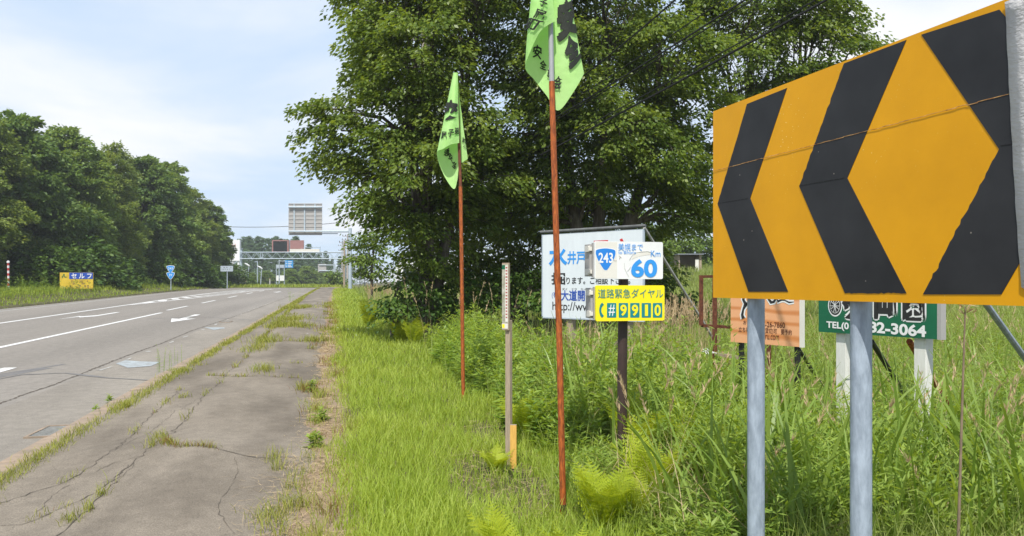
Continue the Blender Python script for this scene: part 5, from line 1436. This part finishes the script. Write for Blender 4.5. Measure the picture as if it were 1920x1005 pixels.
dens = noise2(x, y, 1.3, 7); k = (x > weededge(y)+.02) & (dens > -.28) & ~((d < 3.4) & (x < 1.9)); x, y, d = x[k], y[k], d[k]; print('herbs', len(x))
shd = (x > 2.6) & (y > 8.5) & (y < 26) & (x < 6.5); k = ~(shd & (rng.uniform(0, 1, len(x)) < .6)); x, y, shd = x[k], y[k], shd[k]
H = np.where(shd | ((x < 2.35) & (y > 3.6) & (y < 5.9)), .5, 1)*(.62+.18*noise2(x, y, .8, 1))*rng.uniform(.6, 1.3, len(x))*np.clip(.5+(x-weededge(y))*.9, .5, 1.1)
herbs(x, y, H, 30, np.full(len(x), .105)*rng.uniform(.8, 1.5, len(x)), .022, nb)
# the thick stand between the far flag and the notice stake
n = 900; x = rng.uniform(1.6, 3.9, n); y = rng.uniform(6.2, 15.5, n); k = (x > weededge(y)-.1) & ~((x > 2.7) & (y > 9.5))
x, y = x[k], y[k]; H = (.78+.2*noise2(x, y, 1.6, 4))*rng.uniform(.7, 1.25, len(x))*np.clip(.6+(x-weededge(y))*.8, .6, 1.15)
herbs(x, y, H, 36, np.full(len(x), .15), .046, nb)
n = 620; x = rng.uniform(1.75, 3.2, n); y = rng.uniform(3.4, 7.5, n); H = (.55+.18*noise2(x, y, 1.9, 4))*rng.uniform(.6, 1.2, n)*np.clip(.5+(x-1.7)*.8, .5, 1.1)*np.where((x < 2.35) & (y > 3.6) & (y < 5.9), .45, 1)
herbs(x, y, H, 30, np.full(n, .12), .034, nb)
tag(nb.build('leafy_weeds', M['weed']), 'dense leafy green weeds with narrow leaves along the lawn edge and under the signs', 'weeds', kind='stuff')
# broad reed leaves
nb = NB()
x, y, d = frustum(1900, 1000, 2100, 3.6, 15, 1.2); k = (x > weededge(y)+.3) & (noise2(x, y, 1.1, 9) > -.05); x, y, d = x[k], y[k], d[k]; n = len(x)
blades(nb, np.stack([x, y, gz(x, y)], 1), rng.uniform(.65, 1.15, n), rng.uniform(.018, .036, n), rng.uniform(.1, .7, n), np.clip(rng.normal(.5, .25, n), 0, 1), 6)
spots = [(1560, 4.7), (1520, 5.0), (1660, 4.9), (1690, 5.3), (1700, 4.4), (1835, 4.6), (1860, 4.9), (1870, 4.3), (1130, 9), (1190, 8.5), (1090, 10), (1030, 9.5), (1330, 7.5), (1240, 9), (1500, 6.2), (1390, 6.6), (1470, 5.2), (1450, 4.6), (1740, 4.8), (1760, 5.2), (1640, 4.2), (1900, 4.2), (1880, 5.0), (1290, 6.2), (1100, 7.6), (1060, 8.2)]
for px, dd in spots:
    q = XY(px, dd); m_ = 12; bx_ = np.full(m_, q[0])+rng.normal(0, .06, m_); by_ = np.full(m_, q[1])+rng.normal(0, .06, m_)
    blades(nb, np.stack([bx_, by_, gz(bx_, by_)], 1), rng.uniform(.85, 1.3, m_), rng.uniform(.03, .052, m_), rng.uniform(.1, .55, m_), np.clip(rng.normal(.5, .25, m_), 0, 1), 7)
tag(nb.build('reed_leaves', M['reed']), 'broad bladed reeds standing among the weeds by the signboard posts', 'reeds', kind='stuff')
# seed heads
nb = NB()
def plumes(x, y, H, size, lean):
    n = len(x); az = rng.uniform(0, 6.28, n); B = np.stack([x, y, gz(x, y)], 1); dr = np.stack([np.cos(az), np.sin(az), 0*az], 1)
    blades(nb, B, H, np.maximum(.0035, np.hypot(x, y)*.00045), lean, np.full(n, .35), 4, az, .3)
    per = 26; t = rng.uniform(.80, 1.04, (n, per)); T = t.ravel()
    ln = np.repeat(lean*np.ones(n), per); h = np.repeat(H, per)
    p = np.repeat(B, per, 0)+np.repeat(dr, per, 0)*(h*ln*T**1.8)[:, None]+np.array([0, 0, 1.])*(h*(T-.3*ln*T**3))[:, None]
    D = unit(np.array([0, 0, 1.])*.9+np.repeat(dr, per, 0)*.9*ln[:, None]+rng.normal(0, .22, (n*per, 3)))
    leaves(nb, p, D, rng.normal(0, 1, (n*per, 3)), size*rng.uniform(.5, .9, n*per), size*.11, np.clip(rng.normal(.5, .25, n*per), 0, 1), 0)
x, y, d = frustum(620, 1020, 2050, 4.0, 40, .9); k = (x > weededge(y)+.5) & (noise2(x, y, .5, 12) > -.12); x, y = x[k], y[k]
plumes(x, y, rng.uniform(.75, 1.1, len(x)), .07, rng.uniform(.08, .4, len(x)))
x, y, d = frustum(240, 1190, 1345, 12, 17, 1); plumes(x, y, rng.uniform(.9, 1.25, len(x)), .09, rng.uniform(.05, .22, len(x)))
x, y, d = frustum(18, 760, 1010, 12.5, 16.5, 1); plumes(x, y, rng.uniform(1.0, 1.5, len(x)), .075, rng.uniform(.05, .25, len(x)))
x, y, d = frustum(70, 690, 735, 36, 42, 1); plumes(x, y, rng.uniform(.7, 1.1, len(x)), .12, rng.uniform(.05, .25, len(x)))
x, y, d = frustum(2600, 1000, 2200, 3.6, 30, .9); k = (x > weededge(y)+.2); x, y, d = x[k], y[k], d[k]; n = len(x)
blades(nb, np.stack([x, y, gz(x, y)], 1), rng.uniform(.35, .8, n), np.maximum(.006, d*.0009), rng.uniform(.3, 1.1, n), np.clip(rng.normal(.4, .3, n), 0, 1), 4)
tag(nb.build('grass_seed_heads', M['seed']), 'beige feathery grass seed heads scattered through the meadow', 'seed heads', kind='stuff')
# dry straw litter on the worn strip and soil
nb = NB()
def straw(x, y, zf, L0, lift=.012):
    n = len(x); a = rng.uniform(0, 6.28, n); el = rng.normal(0, .12, n)
    D = np.stack([np.cos(a)*np.cos(el), np.sin(a)*np.cos(el), np.sin(el)], 1)
    leaves(nb, np.stack([x, y, zf(x, y)+rng.uniform(.002, lift, n)], 1), D, np.tile([0, 0, 1.], (n, 1))+rng.normal(0, .3, (n, 3)), L0*rng.uniform(.4, 1.5, n), np.maximum(.0028, np.hypot(x, y)*.0005), np.clip(rng.normal(.5, .3, n), 0, 1), 0)
y = 3+18*rng.uniform(0, 1, 17000)**1.6; c_ = pedge(y)-.02; x = c_+.18+rng.normal(0, .13, len(y)); k = noise2(x, y, 2.5, 4) > -.25; x, y = x[k], y[k]
straw(x, y, lambda a, b: np.maximum(gz(a, b), np.where(a < pvx(np.full_like(a, PR), b), pavez(a, b), -9)), .09)
y = rng.uniform(3.6, 6.6, 900); x = .0+rng.normal(-.35, .14, 900); straw(x, y, lambda a, b: np.maximum(gz(a, b), np.where(a < pvx(np.full_like(a, PR), b), pavez(a, b), -9)), .14, .03)
for cx, cy, sx, sy, m_ in ((1.12, 5.4, .25, .6, 900), (1.45, 7.2, .2, .35, 300), (1.7, 4.4, .3, .4, 500)):
    x = rng.normal(cx, sx, m_); y = rng.normal(cy, sy, m_); straw(x, y, lambda a, b: gz(a, b)+.02, .11, .05)
tag(nb.build('straw_litter', M['straw']), 'dry pale straw litter along the crumbling pavement edge', 'litter', kind='stuff')
# weeds in kerb joint and pavement cracks
nb = NB(); nr = NB()
def crackweeds(x, y, zf, h, nb_, wd=.004, lean=(.2, 1.0)):
    n = len(x); blades(nb_, np.stack([x, y, zf(x, y)-.005], 1), h*rng.uniform(.5, 1.4, n), np.maximum(wd, np.hypot(x, y)*.0007), rng.uniform(*lean, n), np.clip(rng.normal(.5, .28, n), 0, 1), 3)
y = 3.5+90*rng.uniform(0, 1, 26000)**2.0; a = noise2(0*y, y, 1.7, 3); k = (rng.uniform(0, 1, len(y)) < np.clip(.62+.75*a, .12, 1)); y = y[k]
x = KR+.075+rng.normal(0, .055, len(y))*(1+.35*noise2(0*y, y, .8, 8)); crackweeds(x, y, lambda a, b: prof(b), .085*(1+.5*noise2(0*y, y, 2.3, 6)), nb)
for i, (g, wd) in CR.items():
    if wd < .012: continue
    seg = [np.linalg.norm(np.array(b)-np.array(a)) for a, b in zip(g[:-1], g[1:])]; tot = sum(seg)
    m_ = int(tot*(420 if i == 9 else 120 if i not in (0,) else 60)); u = rng.uniform(0, tot, m_); cs = np.concatenate([[0], np.cumsum(seg)])
    j = np.clip(np.searchsorted(cs, u)-1, 0, len(seg)-1); fr = (u-cs[j])/np.array(seg)[j]; G = np.array(g)
    p = G[j]*(1-fr)[:, None]+G[j+1]*fr[:, None]; k = noise2(p[:, 0], p[:, 1], 3.2, i) > (.02 if i else .12)
    p = p[k]+rng.normal(0, .022, (k.sum(), 2))*(1+.04*np.hypot(p[k][:, 0], p[k][:, 1])[:, None]); half = rng.uniform(0, 1, len(p)) < (.55 if i == 9 else .2)
    crackweeds(p[~half, 0], p[~half, 1], pavez, .07 if p[:, 1].mean() < 14 else .12, nb); crackweeds(p[half, 0], p[half, 1], pavez, .06, nr)
for q in range(110):
    yy = 3.4+40*rng.uniform()**1.7; xx = pedge(yy)+rng.uniform(-.10, .42); m_ = int(rng.integers(10, 60)); r = .03+.004*yy
    x = xx+rng.normal(0, r, m_); y = yy+rng.normal(0, r*1.6, m_)
    crackweeds(x, y, lambda a, b: np.maximum(gz(a, b), np.where(a < pvx(np.full_like(a, PR), b), pavez(a, b), -9)), rng.uniform(.07, .2), nb if q % 5 else nr, .005)
# tufts along pavement's far and right parts
for px, py, r, m_, h in ((560, 578, .55, 420, .2), (530, 612, .45, 420, .2), (500, 640, .3, 260, .16), (480, 655, .25, 200, .14), (492, 694, .16, 160, .13), (560, 612, .4, 260, .17), (545, 600, .5, 400, .2), (590, 770, .10, 100, .14), (585, 640, .2, 160, .16),
                      (600, 745, .1, 120, .16), (570, 730, .09, 110, .14), (516, 860, .07, 60, .12), (505, 975, .10, 110, .12), (520, 880, .05, 50, .12), (545, 950, .05, 40, .13), (190, 928, .04, 40, .09), (135, 975, .06, 60, .08), (162, 958, .05, 40, .09), (300, 820, .06, 60, .09), (290, 835, .06, 50, .1), (345, 745, .05, 40, .08)):
    c = ground_hit(px, py, pavez); x = c.x+rng.normal(0, r*.6, m_); y = c.y+rng.normal(0, r, m_); crackweeds(x, y, pavez, h, nb, .005)
tag(nb.build('crack_weeds', M['kerbweed']), 'yellowish weeds growing along the kerb joint and pavement cracks', 'weeds', kind='stuff')
tag(nr.build('reddish_crack_weeds', M['redweed']), 'reddish sorrel weeds growing in the heaved pavement crack', 'weeds', kind='stuff')
# tall kerb weeds and small edge plants as things
def small_plant(name, label, px, py, surf, n, H, ll, lw, per, mat, group):
    c = ground_hit(px, py, surf); nb = NB()
    x = rng.normal(0, .05, n)*(H/.25); y = rng.normal(0, .05, n)*(H/.25); global gz
    keep = gz; gz = lambda a, b: 0*np.asarray(a, float)
    Hh = H*rng.uniform(.6, 1.2, n); herbs(x, y, Hh, per, np.full(n, ll), lw, nb); gz = keep
    t = nb.build(name, mat); t.location = c; return tag(t, label, 'plant', group)
small_plant('kerb_weed', 'tall thin weed stalks standing by the kerb next to the larger blue painted patch', 302, 697, lambda a, b: prof(b), 9, .42, .05, .010, 22, M['weed'], 'single weeds by the kerb')
small_plant('kerb_weed', 'single weed stalk by the kerb right of the larger blue painted patch', 334, 680, lambda a, b: prof(b), 4, .34, .045, .010, 18, M['weed'], 'single weeds by the kerb')
small_plant('kerb_weed', 'small broad leaved weed sprouting at the roadside above the near drain grate', 208, 750, lambda a, b: prof(b)-.05, 5, .08, .07, .03, 9, M['weed'], 'single weeds by the kerb')
small_plant('kerb_weed', 'broad leaved weed at the kerb joint right above the near drain grate', 180, 768, lambda a, b: prof(b)-.02, 5, .08, .07, .025, 9, M['weed'], 'single weeds by the kerb')
small_plant('kerb_weed', 'tall dark weed stalk at the kerb where the pavement meets the far weeds', 545, 565, lambda a, b: prof(b), 6, .75, .12, .03, 22, M['weed'], 'single weeds by the kerb')
small_plant('edge_plant', 'leafy green plant on the worn edge left of the lawn, with a red leaf below', 592, 838, lambda a, b: pavez(a, b), 14, .15, .075, .034, 12, M['weed'], 'plants on the pavement edge')
small_plant('edge_plant', 'larger leafy plant on the pavement edge above the straw patch', 600, 790, lambda a, b: pavez(a, b), 14, .16, .07, .03, 12, M['weed'], 'plants on the pavement edge')
small_plant('edge_plant', 'leafy plant on the pavement edge beside the second transverse crack', 585, 735, lambda a, b: pavez(a, b), 14, .16, .07, .03, 12, M['weed'], 'plants on the pavement edge')
# ferns
def fern(label, px, py, d, nf, L, spread, seed, zoff=0):
    rs = np.random.default_rng(seed); c = P(px, py, d); zb = float(gz(c.x, c.y)); t = thing('fern', label, 'fern', (c.x, c.y, zb), 0, 'yellow green ferns')
    for k in range(nf):
        nb = NB()
        a = k*2*math.pi/nf+rs.uniform(-.3, .3); Lk = L*rs.uniform(.75, 1.15); sp = spread*rs.uniform(.7, 1.3)
        dr = np.array([math.cos(a), math.sin(a), 0]); npn = 24; s = (np.arange(npn)+.5)/npn
        hor = Lk*sp*s**1.7; ver = Lk*(s*math.sqrt(max(.1, 1-sp*sp*.7))-.18*sp*s**3)
        p = dr[None]*hor[:, None]+np.array([0, 0, 1.])*ver[:, None]
        tg = unit(np.gradient(p, axis=0)); sd = unit(np.cross(tg, np.array([0, 0, 1.])+dr*.2)); nn = np.cross(sd, tg)
        pl = Lk*.235*np.clip(np.sin(np.clip(s*1.02+.06, 0, 1)**.75*math.pi), .05, 1)**.8
        for sg in (-1, 1):
            D = unit(sd*sg+tg*.45+nn*rs.normal(-.08, .10, (npn, 1))); nn2 = unit(nn+rs.normal(0, .15, (npn, 3)))
            # each pinna: a row of small leaflets both sides
            m_ = 7; q = (np.arange(m_)+.5)/m_
            pp = (p[:, None]+D[:, None]*(pl[:, None]*q)[..., None]).reshape(-1, 3); DD = np.repeat(D, m_, 0); NN = np.repeat(nn2, m_, 0); S2 = unit(np.cross(DD, NN))
            ll = np.repeat(pl, m_)*.20*np.tile(1.1-.75*q, npn)
            tn = np.clip(rs.normal(.5, .14)+rs.normal(0, .15, len(pp)), 0, 1)
            for s2 in (-1, 1): leaves(nb, pp, S2*s2+DD*.6, NN, ll, np.repeat(pl, m_)*.115, tn, 0)
            leaves(nb, p, D, nn2, pl, .004, np.full(npn, .4), 0)
        B = np.zeros((1, 3)); V = []; wd = .004
        V = np.concatenate([p-sd*wd*(1.2-s)[:, None], p+sd*wd*(1.2-s)[:, None]]); V = np.concatenate([V, [[-.004, 0, -.03], [.004, 0, -.03]]])
        Fq = [[i, i+1, npn+i+1, npn+i] for i in range(npn-1)]+[[2*npn, 0, npn, 2*npn+1]]
        nb.add(V, np.array(Fq), np.full(len(V), .45))
        nb.build('frond', M['fern'], t)
    return t
fern('bright yellow green fern at the foot of the nearest flag pole', 1135, 1060, 4.45, 13, .52, .52, 1)
fern('yellow green fern right of the nearest flag pole foot, below the distance sign', 1185, 1050, 4.6, 10, .42, .5, 2)
fern('fern cut by the bottom edge left of the nearest flag pole', 948, 1110, 3.8, 11, .43, .5, 3)
fern('large fern standing just right of the brown distance sign pole', 1205, 850, 6.1, 9, .78, .5, 4)
fern('fern between the brown pole and the left chevron post', 1330, 880, 5.9, 9, .85, .55, 5)
fern('fern with a tall drooping frond right of the brown pole foot', 1225, 930, 5.1, 8, .62, .5, 6)
fern('pale fern behind the notice stake', 985, 815, 7.0, 9, .58, .55, 7)
fern('yellow fern clump by the lawn under the leftmost big tree', 692, 616, 22, 9, .95, .45, 8)
fern('yellow fern clump at the lawn edge left of the far flag pole', 752, 645, 17, 9, .85, .55, 9)
fern('second yellow fern clump touching the clump left of the far flag pole', 778, 640, 16.5, 8, .8, .5, 10)
fern('small fern at the lawn edge left of the pine stake', 930, 880, 5.9, 8, .30, .6, 11)
fern('small bright fern right in front of the nearest flag pole foot', 1075, 1120, 3.75, 10, .36, .55, 12)
# one dead grey stalk
a = P(1795, 1030, 3.3); t = thing('dead_stalk', 'tall dry brown reed stalk rising past the green signboard', 'dry stalk', (a.x, a.y, float(gz(a.x, a.y))))
world_part(t, MB().tube([P(1790, 1190, 3.3), P(1797, 1000, 3.3), P(1804, 760, 3.3), P(1810, 575, 3.32)], [.0075, .0065, .005, .003], 8), 'stem', pmat('dry_stem', (.20, .15, .10), .8, .2, 20))
nb = NB(); base_ = np.array(P(1811, 572, 3.32)); m_ = 40
C_ = base_+rng.normal(0, .012, (m_, 3))+np.array([0, 0, 1.])*rng.uniform(-.06, .05, m_)[:, None]
leaves(nb, C_, unit(np.array([0, 0, .8])+rng.normal(0, .6, (m_, 3))), rng.normal(0, 1, (m_, 3)), .05, .008, np.full(m_, .3))
po = nb.build('plume', M['seed']); po.parent = t; po.matrix_parent_inverse = Matrix.Translation(t.location).inverted()
# white flowers
def flowers(label, px, py, n, r):
    c = ground_hit(px, py, gz); t = thing('wildflower', label, 'flowers', c, 0, 'white flowers in the lawn'); nb = NB()
    C = np.stack([rng.normal(0, r, n), rng.normal(0, r, n), rng.uniform(.22, .34, n)], 1)
    for k in range(6):
        a = k*1.047; leaves(nb, C, np.tile([math.cos(a), math.sin(a), .15], (n, 1)), np.tile([0, 0, 1.], (n, 1)), .03, .02, np.full(n, .5))
    nb.build('petals', M['white'], t); ns_ = NB(); blades(ns_, C*np.array([1, 1, 0]), C[:, 2], np.full(n, .005), np.full(n, .02), np.full(n, .4), 2, None, 0); ns_.build('stem', M['lawn'], t)
flowers('few white flowers in the lawn left of the yellow fern clumps', 650, 640, 5, .35)
flowers('white flower cluster high in the far lawn near the cantilever pole', 660, 566, 16, .5)
flowers('few white flowers on the pavement side of the lawn', 612, 655, 4, .3)
# left verge grass
nb = NB(); x, y, d = frustum(60000, -200, 640, 26, 150, .8)
k = (x < RL-.15+rng.normal(0, .1, len(x))) & (x > -40)
x, y, d = x[k], y[k], d[k]; n = len(x); print('verge', n)
hh = np.where(x > -17.5, .16, .38)*rng.uniform(.6, 1.5, n)
blades(nb, np.stack([x, y, gz(x, y)-.02], 1), hh, np.maximum(.012, d*.0009), rng.uniform(.15, .6, n), np.clip(.5+.25*noise2(x, y, .4, 2)+rng.normal(0, .2, n), 0, 1), 2)
n = 16000; y = rng.uniform(114, 170, n); x = rng.uniform(-48, 2, n)
blades(nb, np.stack([x, y, gz(x, y)-.02], 1), rng.uniform(.25, .75, n), np.full(n, .12), rng.uniform(.15, .6, n), np.clip(.7+.25*noise2(x, y, .3, 2)+rng.normal(0, .2, n), 0, 1), 2)
tag(nb.build('verge_grass', M['verge']), 'short yellow green grass on the verge across the road', 'grass', kind='stuff')
nb = NB(); x, y, d = frustum(5000, -200, 470, 40, 120, .8); k = (x < -17.5) & (x > -30) & (noise2(x, y, .5, 3) > .0); x, y = x[k], y[k]; n = len(x)
herbs(x, y, rng.uniform(.5, 1.3, n), 14, np.full(n, .3), .09, nb)
tag(nb.build('tall_verge_weeds', M['light']), 'taller pale weeds along the foot of the left tree row', 'weeds', kind='stuff')
# ================================================================== HAZE
hb_ = MB().box2((-110, -30, -2.5), (150, 320, 32)).build('haze', None)
hm_ = bpy.data.materials.new('pale_air'); hm_.use_nodes = True; ht = hm_.node_tree; ht.nodes.clear()
ho = N(ht, 'ShaderNodeOutputMaterial'); hv = N(ht, 'ShaderNodeVolumePrincipled')
hv.inputs['Color'].default_value = (.93, .96, 1, 1); hv.inputs['Density'].default_value = .0006; hv.inputs['Anisotropy'].default_value = .2
ht.links.new(hv.outputs[0], ho.inputs['Volume']); hb_.data.materials.append(hm_)
tag(hb_, kind='stuff')
